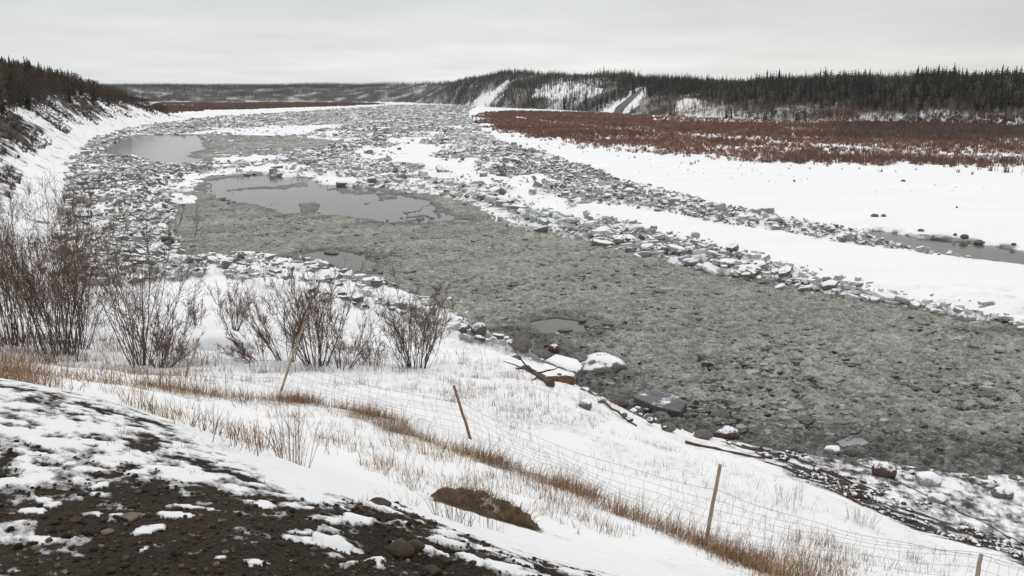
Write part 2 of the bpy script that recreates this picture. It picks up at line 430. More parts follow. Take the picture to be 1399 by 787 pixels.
# ice: snow on faces that look up, grey ice on the sides
def ice_mat(name, info):
    m, t, b = mat(name)
    g = nd(t, 'ShaderNodeNewGeometry'); sp = nd(t, 'ShaderNodeSeparateXYZ'); t.links.new(g.outputs['Normal'], sp.inputs[0])
    if info:
        oi = nd(t, 'ShaderNodeObjectInfo'); tone = oi.outputs['Random']
    else:
        tone = attr(t, 'tone').outputs['Fac']
    n = tex_noise(t, 2.2, 5, .65, g.outputs['Position']); n2 = tex_noise(t, 9, 3, .6, g.outputs['Position'])
    up = math_(t, 'ADD', sp.outputs['Z'], mapr(t, n.outputs['Fac'], .3, .7, -.32, .32))
    up = math_(t, 'ADD', up, mapr(t, tone, 0, 1, -.22, .2))
    f = mapr(t, up, .5, .72, 0, 1)
    icec = mix_(t, mapr(t, tone, .2, .9, 0, 1), (.13, .132, .122), (.50, .518, .495))
    icec = mix_(t, 1.0, icec, mapr(t, n2.outputs['Fac'], .3, .7, .6, 1.35), 'MULTIPLY')
    t.links.new(mix_(t, f, icec, SNOW), b.inputs['Base Color'])
    t.links.new(mapr(t, f, 0, 1, .35, .85), b.inputs['Roughness']); b.inputs['Specular IOR Level'].default_value = .3
    bump_(t, b, n2.outputs['Fac'], .5, .06)
    return m
M_ICE = ice_mat('river_ice', False); M_ICE_I = ice_mat('river_ice_block', True)

def plain(name, c1, c2, scale, rough=.8, bump=.4, stretch=None, bd=.02):
    m, t, b = mat(name)
    tcn = nd(t, 'ShaderNodeTexCoord'); v = tcn.outputs['Object']
    if stretch:
        mp = nd(t, 'ShaderNodeMapping'); mp.inputs['Scale'].default_value = stretch; t.links.new(v, mp.inputs['Vector']); v = mp.outputs[0]
    n = tex_noise(t, scale, 5, .65, v)
    t.links.new(mix_(t, mapr(t, n.outputs['Fac'], .3, .7, 0, 1), c1, c2), b.inputs['Base Color'])
    b.inputs['Roughness'].default_value = rough; b.inputs['Specular IOR Level'].default_value = .25
    bump_(t, b, n.outputs['Fac'], bump, bd)
    return m
M_SNOWCAP = plain('fresh_snow', (.83, .84, .86), (.9, .9, .9), 6, .85, .3)
M_POST = plain('weathered_wood', (.20, .15, .105), (.40, .32, .24), 9, .85, .5, (6, 6, .6), .01)
M_POSTD = plain('weathered_dark_wood', (.14, .085, .055), (.26, .17, .115), 9, .85, .5, (6, 6, .6), .01)
M_WIRE = plain('galvanised_wire', (.10, .095, .09), (.18, .165, .15), 20, .5, .1)
M_STEM = plain('willow_bark', (.06, .048, .041), (.14, .11, .09), 14, .85, .3)
M_TWIG = plain('willow_twig', (.115, .075, .058), (.20, .135, .10), 14, .85, .2)
M_LOG = plain('wet_driftwood', (.04, .028, .022), (.13, .075, .05), 5, .7, .6, (1, 6, 6))
M_STONE = plain('frosty_boulder', (.075, .065, .06), (.20, .18, .165), 7, .8, .6)
M_STONER = plain('reddish_boulder', (.055, .035, .03), (.13, .085, .075), 7, .75, .6)
M_STONEP = plain('pale_boulder', (.20, .19, .18), (.38, .37, .35), 7, .8, .6)
def snowy(name, c1, c2, amount, rough=.8, ns=5):
    m = plain(name, c1, c2, 7, rough, .6); t = m.node_tree; b = t.nodes['Principled BSDF']
    src = b.inputs['Base Color'].links[0].from_socket
    g = nd(t, 'ShaderNodeNewGeometry'); sp = nd(t, 'ShaderNodeSeparateXYZ'); t.links.new(g.outputs['Normal'], sp.inputs[0])
    n = tex_noise(t, ns, 5, .65, g.outputs['Position'])
    up = math_(t, 'ADD', sp.outputs['Z'], mapr(t, n.outputs['Fac'], .3, .7, -.45, .45))
    f = mapr(t, up, 1.0-amount-.12, 1.0-amount+.12, 0, 1)
    t.links.new(mix_(t, f, src, SNOW), b.inputs['Base Color'])
    return m
M_MOUND = snowy('matted_grass_earth', (.055, .038, .024), (.17, .125, .075), -.16, .95, 3.5)
M_CLOD_S = snowy('frosted_clod', (.03, .022, .018), (.085, .065, .052), .12, .95)
M_STONE_S = snowy('frosted_grey_boulder', (.075, .065, .06), (.20, .18, .165), .35)
M_STONER_S = snowy('frosted_red_boulder', (.055, .035, .03), (.13, .085, .075), .22)
M_STONEP_S = snowy('frosted_pale_boulder', (.20, .19, .18), (.38, .37, .35), .5)
M_PEBBLE = plain('tan_stone', (.10, .08, .06), (.24, .19, .14), 12, .85, .4)
M_CLOD = plain('dark_earth_clod', (.035, .026, .02), (.10, .075, .058), 16, .95, .9)
M_ROAD = plain('gravel_road', (.085, .075, .066), (.17, .152, .138), .8, .9, .3)
M_DARK = plain('wet_mud', (.02, .018, .016), (.06, .05, .045), 8, .5, .5)

# ------------------------------------------------------------------ ground sheet
def polar(th, r):
    T, R = np.meshgrid(th, r); return R*np.sin(T), R*np.cos(T)
def grid_faces(nr, nc):
    i = (np.arange(nr-1)[:, None]*nc + np.arange(nc-1)[None, :]).ravel()
    return np.c_[i, i+1, i+nc+1, i+nc]

# lines on the near bank
def Hl(pts): return np.array([hit(u, v)[:2] for u, v in pts])
GRAVEL = np.r_[Hl([(-300,600),(0,625),(50,633),(95,638),(150,652),(200,680),(250,690),(300,690),(368,702),(400,705),(445,700),(505,680),(535,692),(595,722),(650,752),(700,768),(760,780),(800,787)]), [[1.2, 3.3], [3.5, 2.2]]]
CREST = Hl([(-300,492),(0,512),(75,520),(150,545),(215,580),(260,598),(330,640),(410,672),(480,678),(560,704)])
GBAND = Hl([(-150,505),(60,512),(200,530),(300,541),(400,548),(480,562),(560,592),(650,622),(760,660),(830,690),(900,720),(980,757),(1050,787),(1110,815)])
TOE = Hl([(905,575),(980,598),(1040,622),(1100,650),(1200,688),(1300,732),(1399,768),(1480,800)])
SCAR = [(634,146),(690,110),(695,113),(672,142),(660,147)]
CLEAR1 = [(722,134),(735,116),(790,113),(825,122),(810,132),(760,136)]
CLEAR2 = [(918,152),(930,132),(958,134),(962,150)]
ROADC = [(818,153),(838,142),(864,125),(872,119),(889,119),(884,127),(872,146),(860,156),(832,159)]
MND = at_y(662, 690, 8.5)
PATCHES = []
for u, v, a, bb in ((440,742,46,7),(62,652,16,5),(100,636,10,6),(135,664,9,8),(130,704,14,4),(200,728,10,7),(198,752,8,9),(355,770,26,9),(215,722,9,5),(30,660,22,4),(72,690,10,5),
                    (150,712,7,4),(262,694,24,3),(45,700,14,5),(15,720,12,4),(60,740,9,3),(320,668,22,9),(360,690,16,8),(20,782,14,4),(300,765,10,5),(240,705,15,4),(700,765,40,6),(600,755,16,8),(650,770,14,7)):
    p = hit(u, v, 1.5, 30); k_ = (p[1]*cP - (p[2]-CAMH)*sP)/FPX
    PATCHES.append((p[0], p[1], a*k_, bb*k_*1.9))
def plates(x, y): return sstep(.575, .60, fbm(x*.085, y*.05, 3, 330)) * (y > 90)
def fields(x, y, z):
    """bare-ground colour, snow cover 0..1 and small relief for the whole sheet"""
    n = x.size
    snow = np.full(n, .92); col = np.tile(np.array([.10, .075, .055]), (n, 1)); dz = np.zeros(n)
    near = (y < 60) & (np.abs(x) < 80)
    i = np.where(near)[0]
    if len(i):
        X, Y, Z = x[i], y[i], z[i]
        s = np.full(len(i), .95)
        # general bank: snow with thin spots of litter
        s += (fbm(X*.9, Y*.9, 4, 31) - .5) * .5 - .10*sstep(13, 22, Y)
        c = np.tile(np.array([.13, .10, .075]), (len(i), 1))
        # grass band: litter shows
        db = np.abs(sd_line(GBAND, X, Y) + (fbm(X*.8, Y*.8, 3, 8) - .5)*1.6)
        gb = 1 - sstep(.15, .75, db)
        s -= gb * .3; c = c*(1-gb[:, None]) + np.array([.22, .145, .075])*gb[:, None]
        # shoulder and gravel
        dc = sd_line(CREST, X, Y); dg = sd_line(GRAVEL, X, Y)
        sh = sstep(-.15, .15, -dc + (fbm(X*2, Y*2, 3, 4)-.5)*.6) * (X < 2.5) * (1 - sstep(7.2, 8.5, Y))
        pat = fbm(X*2.3 + Y*.8, Y*3.6, 5, 41)
        fine = fbm(X*9, Y*9, 3, 44)
        f7 = fbm(X*6.5, Y*8.5, 4, 46)
        f12 = fbm(X*13, Y*17, 3, 47)
        shs = .60 + (pat - .5)*.75 + (f7 - .5)*1.35 + (f12 - .5)*1.7 + (fbm(X*.8, Y*1.4, 3, 45) - .5)*.45
        gsn = .42 + dg*.75 + (pat - .5)*1.6 + (f7-.5)*1.5 + (f12-.5)*1.3
        shoulder = np.where(dg > .45, np.minimum(shs, np.maximum(gsn, .45)), np.minimum(gsn, shs + .3))
        below = dg < 0
        gr = -.1 + (pat-.5)*1.5 + (f12-.5)*1.0 + 1.6*np.maximum(f7 - .60, 0)*4
        shoulder = np.where(below, np.minimum(gsn, gr + .55*np.exp(dg/.12)), shoulder)
        s = s*(1-sh) + shoulder*sh
        # torn edge of the fill, right of the shoulder: clods and snow streaks
        scarp = (dg < .05) & (X > -.80 + .35*(fine-.5)) & (Y < 6)
        st = fbm((X + Y*.4)*4.5, (Y - X*.4)*7.0, 4, 61)
        s = np.where(scarp & (dg > -.55 + (fine-.5)*.5), .16 + (st-.5)*3.6 + (f7-.5)*1.8, s)
        for (px_, py_, ra, rb) in PATCHES:
            e = np.sqrt(((X-px_)/ra)**2 + ((Y-py_)/max(rb, .02))**2) + (fine-.5)*1.3 + (f7-.5)*2.4
            s = np.maximum(s, np.where(e < 1.1, 1.15 - .55*e, -1))
        soil = np.array([.034, .0245, .0165]) * (0.7 + 1.0*fbm(X*1.5, Y*1.5, 4, 71))[:, None]
        g2 = sstep(-.1, .3, sh)
        c = np.where((sh > .3)[:, None] | below[:, None], soil, c)
        rubn = in_poly(NEAR_RUB, X, Y)
        s -= rubn*(.22 + (fbm(X*.9, Y*.9, 3, 95)-.5)*.9); c = np.where(rubn[:, None], np.array([.15, .145, .135]), c)
        em = np.sqrt(((X-MND[0]-.08)/.78)**2 + ((Y-MND[1]+.05 + (X-MND[0])*.18)/.36)**2) + (fbm(X*5, Y*5, 4, 97)-.5)*1.1
        s -= 1.2*(1 - sstep(.75, 1.15, em)); c = np.where((em < 1.2)[:, None], np.array([.12, .085, .05]), c)
        # shore: soil streaks along the toe of the bank, frosted rubble beach
        toe = sd_line(TOE, X, Y)              # positive to the left of the line direction = river side
        al = X*.87 - Y*.50; ac_ = X*.50 + Y*.87
        stre = fbm(al*.35, ac_*3.2, 4, 81)
        on = sstep(-1.6, -.2, toe) * (1 - sstep(2.0, 3.6, toe)) * sstep(7.0, 10.0, X + 0*Y) * (Y < 36)
        s = s*(1-on) + on*(.76 - 5.5*np.maximum(stre - .46, 0) - .22*sstep(12, 17, X) - 1.2*np.maximum(fbm(X*2.6, Y*2.6, 4, 83) - .52, 0)*2)
        bch = sstep(.8, 2.2, toe) * (Z < .9) * (Y < 36) * sstep(8, 10, X)
        s = s*(1-bch) + bch*(.56 + (fbm(X*1.6, Y*1.6, 4, 91) - .5)*1.0 + (fbm(X*5, Y*5, 3, 92) - .5)*1.0)
        lip = np.exp(-((toe + .45)/.28)**2) * sstep(12.0, 15.5, X) * (Y < 30)
        s -= lip*1.1
        c = np.where((on + bch > .3)[:, None], np.array([.06, .052, .046]), c)
        snow[i] = s; col[i] = c
        cov = sstep(.4, .7, s)
        dz[i] = cov*.010*(sh > .3) + .02*(fine-.5)*(1-cov) + (fbm(X*1.1, Y*1.1, 4, 33)-.5)*.16*sstep(6, 14, Y) + (fbm(X*.35, Y*.35, 3, 34)-.5)*.35*sstep(10, 20, Y)*(Z > .6)
        dz[i] += scarp*(st-.5)*.10
        bl = (s - .5)*0
    # ice rubble base
    rub = in_poly(RUBBLE, x, y) | in_poly(NEAR_RUB, x, y)
    j = np.where(rub & (z < 1.0))[0]
    if len(j):
        X, Y = x[j], y[j]
        f = fbm(X*.5, Y*.5, 4, 51); f2 = fbm(X*.07, Y*.07, 3, 52); rg0 = fbm(X*2.2, Y*1.6, 3, 54)
        snow[j] = .56 + (f-.5)*2.0 + (f2-.5)*1.2 + (rg0-.5)*1.8
        patch = np.zeros(len(j), bool)
        for P in SNOW_PATCH: patch |= in_poly(P, X + (f-.5)*3, Y + (f-.5)*6)
        patch |= plates(X, Y) > .5
        snow[j] = np.where(patch, 1.1, snow[j])
        col[j] = np.array([.27, .28, .265])
        rg1 = fbm(X*1.3, Y*1.3, 3, 53)
        dz[j] += np.where(patch, .12 + (f-.5)*.2, (f-.4)*.6 + .22 + (.5 - np.abs(rg1-.5)*4)*.22)
    lo, hi = CHAN.min(0) - 4, CHAN.max(0) + 4
    q = np.where((x > lo[0]) & (x < hi[0]) & (y > lo[1]) & (y < hi[1]))[0]
    if len(q):
        dcn = sdf_poly(CHAN, x[q], y[q]); nz = fbm(x[q]*.5, y[q]*.9, 4, 99)
        mk = sstep(-1, .3, dcn)*(1 - sstep(.5, 2.2, dcn + (nz-.5)*3.5))
        snow[q] -= mk*(.75 + (nz-.5)*1.2); col[q] = np.where((mk > .05)[:, None], np.array([.06, .052, .045]), col[q])
    # far shores and hills
    hb, hc, hz = hill_params(x, y)
    k = np.where(y > 60)[0]
    X, Y = x[k], y[k]
    lft = X < np.interp(Y, FY, FX)
    d = (np.interp(Y, FY, FX) - X) * .85
    face = lft & (d > 5) & (Y < 560)
    fn = fbm(X*.25, Y*.25, 4, 101)
    snow[k] = np.where(face, .90 - .75*sstep(4, 11, d)*sstep(.38, .55, fbm(X*.025, Y*.025, 2, 7) + .12*(Y < 260)) + (fn-.5)*1.3 , snow[k])
    snow[k] = np.where(lft & (d <= 5) & (Y < 560), .98 + (fn-.5)*.6, snow[k])
    snow[k] = np.where(lft & (d > 14) & (Y < 560), .32 + (fn-.5)*.7, snow[k])
    col[k] = np.where((lft & (Y < 540))[:, None], np.array([.075, .062, .05]) , col[k])
    snow[k] += np.where(lft & (Y < 560), (fbm(X*.9, Y*.5, 3, 103)-.5)*1.5, 0)
    onhill = (Y > hb[k] - 5) & ~(lft & (Y < 560))
    snow[k] = np.where(onhill, np.where(hz[k] > 45, .22, .36) + (fbm(X*.03, Y*.03, 4, 15)-.5)*1.1 + .35*(1 - sstep(0, 40, Y-hb[k]))*(hz[k] < 25), snow[k])
    uu, vv_ = project(X, Y, z[k])
    for PP in (SCAR, CLEAR1, CLEAR2, ROADC): snow[k] = np.where(onhill & in_poly(np.array(PP, float), uu + (fbm(X*.03, Y*.03, 3, 16)-.5)*24, vv_ + (fbm(X*.03, Y*.03, 3, 18)-.5)*8), .95, snow[k])
    col[k] = np.where(onhill[:, None], np.array([.07, .06, .048]), col[k])
    return col, snow, dz

tf = np.radians(36.5)
th = np.concatenate([np.radians(np.linspace(-175, -38, 60)), np.linspace(-tf, tf, 1000), np.radians(np.linspace(38, 175, 60))])
r = np.concatenate([[.15, .6, 1.1], np.geomspace(1.5, 60, 560), np.geomspace(60.4, 700, 440)[1:], np.geomspace(707, 6500, 130)])
GX, GY = polar(th, r)
gx, gy = GX.ravel(), GY.ravel()
gz = ground_z(gx, gy)
bare, snow, dz = fields(gx, gy, gz)
gz2 = gz + dz*sstep(-.05, .25, gz)
me = mesh_np('ground', np.c_[gx, gy, gz2], [grid_faces(*GX.shape)[:, ::-1]], M_GROUND, True,
             {'bare': ('FLOAT_COLOR', 'POINT', rgba(bare)), 'snow': ('FLOAT', 'POINT', snow)})
tag(link('ground', me), kind='structure')
GRID_Z = gz2.reshape(GX.shape)
def surf(x, y):
    """height of the finished ground sheet (bilinear on the polar grid)"""
    x = np.atleast_1d(np.asarray(x, float)); y = np.atleast_1d(np.asarray(y, float))
    T = np.arctan2(x, y); R = np.hypot(x, y)
    i = np.clip(np.searchsorted(th, T) - 1, 0, len(th)-2); j = np.clip(np.searchsorted(r, R) - 1, 0, len(r)-2)
    a = np.clip((T-th[i])/(th[i+1]-th[i]), 0, 1); bq = np.clip((R-r[j])/(r[j+1]-r[j]), 0, 1)
    return (GRID_Z[j, i]*(1-a) + GRID_Z[j, i+1]*a)*(1-bq) + (GRID_Z[j+1, i]*(1-a) + GRID_Z[j+1, i+1]*a)*bq
SNOW_G = snow.reshape(GX.shape)
def snow_at(x, y):
    T = np.arctan2(x, y); R = np.hypot(x, y)
    i = np.clip(np.searchsorted(th, T) - 1, 0, len(th)-2); j = np.clip(np.searchsorted(r, R) - 1, 0, len(r)-2)
    return SNOW_G[j, i]

# ------------------------------------------------------------------ water and slush
wx = np.linspace(-500, 400, 60); wy = np.linspace(14, 1700, 100)
WX, WY = np.meshgrid(wx, wy)
me = mesh_np('water', np.c_[WX.ravel(), WY.ravel(), np.full(WX.size, -.02)], [grid_faces(*WX.shape)], M_WATER)
tag(link('water', me), kind='structure')

ths = np.linspace(-np.radians(36), np.radians(37), 900)
rs = np.concatenate([np.geomspace(24, 110, 560), np.geomspace(110.6, 700, 260)])
SX, SY = polar(ths, rs); sx_, sy_ = SX.ravel(), SY.ravel()
insl = np.full(sx_.size, 99.0)
for P in (SLUSH_MAIN, SLUSH_A, SLUSH_FAR): insl = np.minimum(insl, sdf_poly(P, sx_, sy_))
pool = np.full(sx_.size, 99.0)
big = (fbm(sx_*.06, sy_*.03, 4, 201) - .5); mid = (fbm(sx_*.4, sy_*.25, 4, 202) - .5)
for P, k1 in ((POOL_A, 14), (POOL_B, 16), (POOL_C, 3), (POOL_D, 1.5)):
    pool = np.minimum(pool, sdf_poly(P, sx_, sy_) - k1*.09 + np.abs(big)*k1*.4 + big*k1*.5 + mid*np.minimum(4, k1))
# drifting wisps of slush inside the left part of the near pool
wisp = fbm(sx_*.10 + 3, sy_*.05, 5, 203)
left_b = sdf_poly(POOL_B, sx_, sy_) < -1
pool = np.where(left_b & (np.abs(wisp-.5) < .06*(1 - sstep(-30, -6, sx_))), np.maximum(pool, .5), pool)
l1 = fbm(sx_*.55, sy_*.55, 4, 211); l2 = fbm(sx_*2.1, sy_*2.1, 4, 212); l3 = fbm(sx_*.12, sy_*.12, 3, 213)
lump = (1 - np.abs(l2-.5)*2)**2
amp = 1.0
drift = fbm((sx_ + .6*sy_)*.05, (sy_ - .6*sx_)*.35, 4, 216)
h = .06 + .30*(l1-.45) + .20*(lump-.5) + .16*(.5 - np.abs(fbm(sx_*1.1, sy_*1.1, 3, 217)-.5)*4)*.6 + .05*(l3-.5) + .10*(fbm(sx_*4.5, sy_*4.5, 2, 214)-.5)
h = np.maximum(h, -.015 + .02*l2)
sz = np.where(pool < 0, -.25, h*sstep(-.2, 1.2, pool) + .012)
keep = insl < 2.5
wetm = (1 - sstep(.3, 3.2, -insl + (mid)*3))*(sy_ < 48)
hg = np.clip(.5 + (h-.06 - .30*(l1-.45)*.6)*1.5 + (drift-.5)*.45*sstep(30, 120, sy_) + (drift-.5)*.15 + (fbm(sx_*.5, sy_*.16, 3, 218)-.5)*.8*sstep(110, 150, sy_) - .38*wetm - .35*(1 - sstep(.3, 2.6, pool + mid*2)), -.2, 1.1)  # low slush painted darker as shade between lumps; shore and pool margins wet
F = grid_faces(*SX.shape)[:, ::-1]
F = F[keep[F].all(1)]
used = np.zeros(sx_.size, bool); used[F.ravel()] = True
remap = np.cumsum(used) - 1
me = mesh_np('slush_ice', np.c_[sx_, sy_, sz][used], [remap[F]], M_SLUSH, True, {'hgt': ('FLOAT', 'POINT', hg[used])})
tag(link('slush_ice', me), kind='structure')

# ------------------------------------------------------------------ ice blocks
def slabs(cx_, cy__, cz_, size, thick, tilt, k=6, rg=rng):
    n = len(cx_)
    ang = np.linspace(0, 2*pi, k, endpoint=False)[None, :] + rg.uniform(-.35, .35, (n, k)) + rg.uniform(0, 6.28, (n, 1))
    rad = size[:, None]*.5*rg.uniform(.65, 1.2, (n, k))
    asp = rg.uniform(.55, 1.0, (n, 1))
    lx, ly = rad*np.cos(ang), rad*np.sin(ang)*asp
    top = np.stack([lx*.94, ly*.94, np.repeat(thick[:, None]*.5, k, 1) + rg.normal(0, .06, (n, k))*thick[:, None]], -1)
    bot = np.stack([lx, ly, np.repeat(-thick[:, None]*.5, k, 1)], -1)
    V = np.concatenate([top, bot], 1)
    yaw = rg.uniform(0, 6.28, n)
    ax = np.stack([np.cos(yaw), np.sin(yaw), 0*yaw], -1)[:, None, :]
    c, s = np.cos(tilt)[:, None, None], np.sin(tilt)[:, None, None]
    V = V*c + np.cross(np.broadcast_to(ax, V.shape), V)*s + ax*(V*ax).sum(-1, keepdims=True)*(1-c)
    V += np.stack([cx_, cy__, cz_], -1)[:, None, :]
    o = (np.arange(n)*2*k)[:, None]
    q = [o + np.array([[i, i+k, (i+1) % k + k, (i+1) % k]]) for i in range(k)]
    q.append(o + np.array([[0, 1, 2, 3]])); q.append(o + np.array([[0, 3, 4, 5]]))
    q.append(o + np.array([[9, 8, 7, 6]])); q.append(o + np.array([[11, 10, 9, 6]]))
    F = np.concatenate(q, 1).reshape(-1, 4) if False else np.concatenate(q, 0)
    return V.reshape(-1, 3), F, np.arange(n).repeat(2*k)

def scatter_poly(P, dens_near, far_pow=0.0, ymax=1e9, rg=rng, y0=60.0):
    lo, hi = P.min(0), P.max(0); hi[1] = min(hi[1], ymax)
    out = []
    edges = [lo[1]]
    while edges[-1] < hi[1]: edges.append(min(edges[-1]*1.25 + 1, hi[1]))
    for a, b_ in zip(edges[:-1], edges[1:]):
        m = .5*(a+b_); dn = dens_near * (max(m, y0)/y0)**(-far_pow)
        n = int((hi[0]-lo[0])*(b_-a)*dn)
        x, y = rg.uniform(lo[0], hi[0], n), rg.uniform(a, b_, n)
        k = in_poly(P, x, y)
        out.append(np.c_[x[k], y[k]])
    return np.concatenate(out)

pts = scatter_poly(RUBBLE, 3.2, 1.0, 1500)
x, y = pts[:, 0], pts[:, 1]
ok = np.ones(len(x), bool)
for P in (SLUSH_MAIN, SLUSH_A, SLUSH_FAR): ok &= sdf_poly(P, x, y) > .3
f = fbm(x*.06, y*.06, 3, 300)
for P in SNOW_PATCH: ok &= ~in_poly(P, x, y) | (rng.random(len(x)) < .05)
ok &= (plates(x, y) < .5) | (rng.random(len(x)) < .10)
ok &= (np.interp(y, FY, FX) < x + 1) & (rng.random(len(x)) < .35 + 1.2*sstep(.35, .6, f))
pts = pts[ok]; x, y = pts[:, 0], pts[:, 1]
u, v = project(x, y, 0*x)
dr = np.abs(sd_line(RIDGE, x, y))
rid = np.exp(-(dr/7)**2) * (y < 130)
size = np.clip(rng.lognormal(-.92, .70, len(x)), .16, 2.6) * (1 + .15*rid) * np.clip((y/150)**.5, .7, 3.0)
thick = np.clip(size*rng.uniform(.16, .55, len(x)), .10, .9)
tilt = np.abs(rng.normal(0, .30, len(x))) + (rng.random(len(x)) < .35)*rng.uniform(.2, 1.2, len(x))*(size < 1.6) + rid*rng.uniform(0, .3, len(x))
zt = surf(x, y) + thick*.25 + rid*rng.uniform(-.1, .6, len(x)) + rng.uniform(-.1, .3, len(x))
tone = np.clip(rng.normal(.58, .28, len(x)) + (fbm(x*.05, y*.02, 3, 301)-.5)*.9, 0, 1)
# ridge itself: extra, bigger blocks piled on the edge of the slush
seg = np.linspace(0, 1, 900); L_ = np.r_[0, np.cumsum(np.hypot(*np.diff(RIDGE, axis=0).T))]
rx = np.interp(seg*L_[-1], L_, RIDGE[:, 0]) + rng.normal(0, .9, 900); ry = np.interp(seg*L_[-1], L_, RIDGE[:, 1]) + rng.normal(0, 1.2, 900) + .9
rsz = np.clip(rng.lognormal(-.45, .65, 900), .2, 2.4)*np.interp(ry, [50, 110], [.8, 1.15]); rth = rsz*rng.uniform(.14, .36, 900)
ok = sdf_poly(SLUSH_MAIN, rx, ry) > .1
rx, ry, rsz, rth = rx[ok], ry[ok], rsz[ok], rth[ok]
x = np.r_[x, rx]; y = np.r_[y, ry]; size = np.r_[size, rsz]; thick = np.r_[thick, rth]
tilt = np.r_[tilt, np.abs(rng.normal(.05, .36, len(rx)))]
zt = np.r_[zt, surf(rx, ry) + rth*.3 + rng.uniform(0, 1, len(rx))*np.interp(ry, [48, 62, 90], [.12, .35, .7])]
tone = np.r_[tone, np.clip(rng.normal(.82, .22, len(rx)), 0, 1)]
# fine broken ice in the strip beside the far snow flat, and under the left bluff
STRIP = Wp([(770,222),(840,245),(920,263),(1000,285),(1100,307),(1180,322),(1250,342),(1330,352),(1320,357),(1220,343),(1100,325),(1000,309),(920,293),(850,283),(780,280),(740,262)])
LEFTR = Wp([(70,395),(75,345),(88,300),(86,262),(92,240),(110,215),(150,215),(270,232),(235,262),(240,300),(245,345),(200,390)])
for P, dn, sm in ((STRIP, 3.4, -1.0), (LEFTR, 1.6, -.55)):
    q = scatter_poly(P, dn, .4, 500)
    q = q[rng.random(len(q)) < .25 + 1.2*sstep(.38, .58, fbm(q[:, 0]*.15, q[:, 1]*.15, 3, 311))]
    nq = len(q); sq = np.clip(rng.lognormal(sm, .45, nq), .18, 1.8); tq = sq*rng.uniform(.2, .5, nq)
    x = np.r_[x, q[:, 0]]; y = np.r_[y, q[:, 1]]; size = np.r_[size, sq]; thick = np.r_[thick, tq]
    tilt = np.r_[tilt, np.abs(rng.normal(.1, .45, nq))]; zt = np.r_[zt, surf(q[:, 0], q[:, 1]) + tq*.3 + rng.uniform(0, .2, nq)]
    tone = np.r_[tone, np.clip(rng.normal(.35, .25, nq), 0, 1)]
q = scatter_poly(SLUSH_A, .14, 0); q = q[sdf_poly(POOL_A, q[:, 0], q[:, 1]) > 2]; nq = len(q); sq = np.clip(rng.lognormal(-.5, .5, nq), .3, 2.2)
x = np.r_[x, q[:, 0]]; y = np.r_[y, q[:, 1]]; size = np.r_[size, sq]; thick = np.r_[thick, sq*.22]; tilt = np.r_[tilt, np.abs(rng.normal(0, .2, nq))]; zt = np.r_[zt, np.full(nq, .08)]
tone = np.r_[tone, np.clip(rng.normal(.3, .3, nq), 0, 1)]
# loose pans and lumps caught in the slush
q = scatter_poly(SLUSH_MAIN, 12, 2.0, 140, y0=35); q = q[(sdf_poly(SLUSH_MAIN, q[:, 0], q[:, 1]) < -.5) & (sdf_poly(POOL_B, q[:, 0], q[:, 1]) > 1) & (sdf_poly(POOL_C, q[:, 0], q[:, 1]) > .6) & (sdf_poly(POOL_D, q[:, 0], q[:, 1]) > .6)]
q = q[rng.random(len(q)) < .25 + .75*sstep(.42, .6, fbm(q[:, 0]*.12, q[:, 1]*.12, 3, 321))]; nq = len(q)
sq = np.clip(rng.lognormal(-1.55, .6, nq), .10, 1.2)
Vq, Fq, oq = slabs(q[:, 0], q[:, 1], .07 + rng.uniform(-.03, .05, nq), sq, np.clip(sq*.3, .04, .18), np.abs(rng.normal(0, .14, nq)))
tag(link('slush_pans', mesh_np('slush_pans', Vq, [Fq], M_SLUSH, False, {'hgt': ('FLOAT', 'POINT', np.clip(rng.normal(.46, .24, nq), -.2, 1.0)[oq])})), 'small pans and lumps of grey ice caught in the river slush', 'ice lumps', kind='stuff')
# darker smooth pans drifting in the slush, one by one
def pan_mesh(seed):
    rg = np.random.default_rng(seed); k = 14; a = np.linspace(0, 2*pi, k, endpoint=False); rr = .5*(1 + .22*(fbm(np.cos(a)*1.4+seed, np.sin(a)*1.4, 2, seed)-.5)*2)
    R0 = [np.c_[rr*c_*np.cos(a), rr*c_*np.sin(a)*.7, np.full(k, z_)] for c_, z_ in ((1.04, -.06), (1.0, .03), (.9, .06), (.5, .05))]
    V = np.concatenate(R0 + [[[0, 0, .05]]]); Q = np.array([(q_*k+i, q_*k+(i+1) % k, (q_+1)*k+(i+1) % k, (q_+1)*k+i) for q_ in range(3) for i in range(k)]); T = np.array([(3*k+i, 3*k+(i+1) % k, 4*k) for i in range(k)])
    return mesh_np('ice_pan', V, [Q, T], M_PAN, True)
M_PAN = plain('dark_skim_ice', (.055, .058, .056), (.13, .135, .13), 4, .45, .5)
PM = [pan_mesh(400+i) for i in range(6)]
q = scatter_poly(SLUSH_MAIN, .12, 1.2, 105, y0=35); q = q[(sdf_poly(SLUSH_MAIN, q[:, 0], q[:, 1]) < -1.2) & (sdf_poly(POOL_B, q[:, 0], q[:, 1]) > 3)]
pu, pv_ = project(q[:, 0], q[:, 1], 0*q[:, 0]); q = q[(pu > 5) & (pu < 1395) & (pv_ < 650)]; q = q[rng.permutation(len(q))[:75]]
for k in range(len(q)):
    sc_ = float(np.clip(rng.lognormal(-.35, .4), .35, 1.9))
    o = link('ice_pan', PM[k % 6], None, (q[k, 0], q[k, 1], .09)); o.scale = (sc_, sc_, 1); o.rotation_euler = (rng.normal(0, .03), rng.normal(0, .03), rng.normal(-.4, .5))
    tag(o, 'small dark smooth ice pan drifting flat in the grey slush', 'ice pan', 'dark ice pans drifting in the slush')
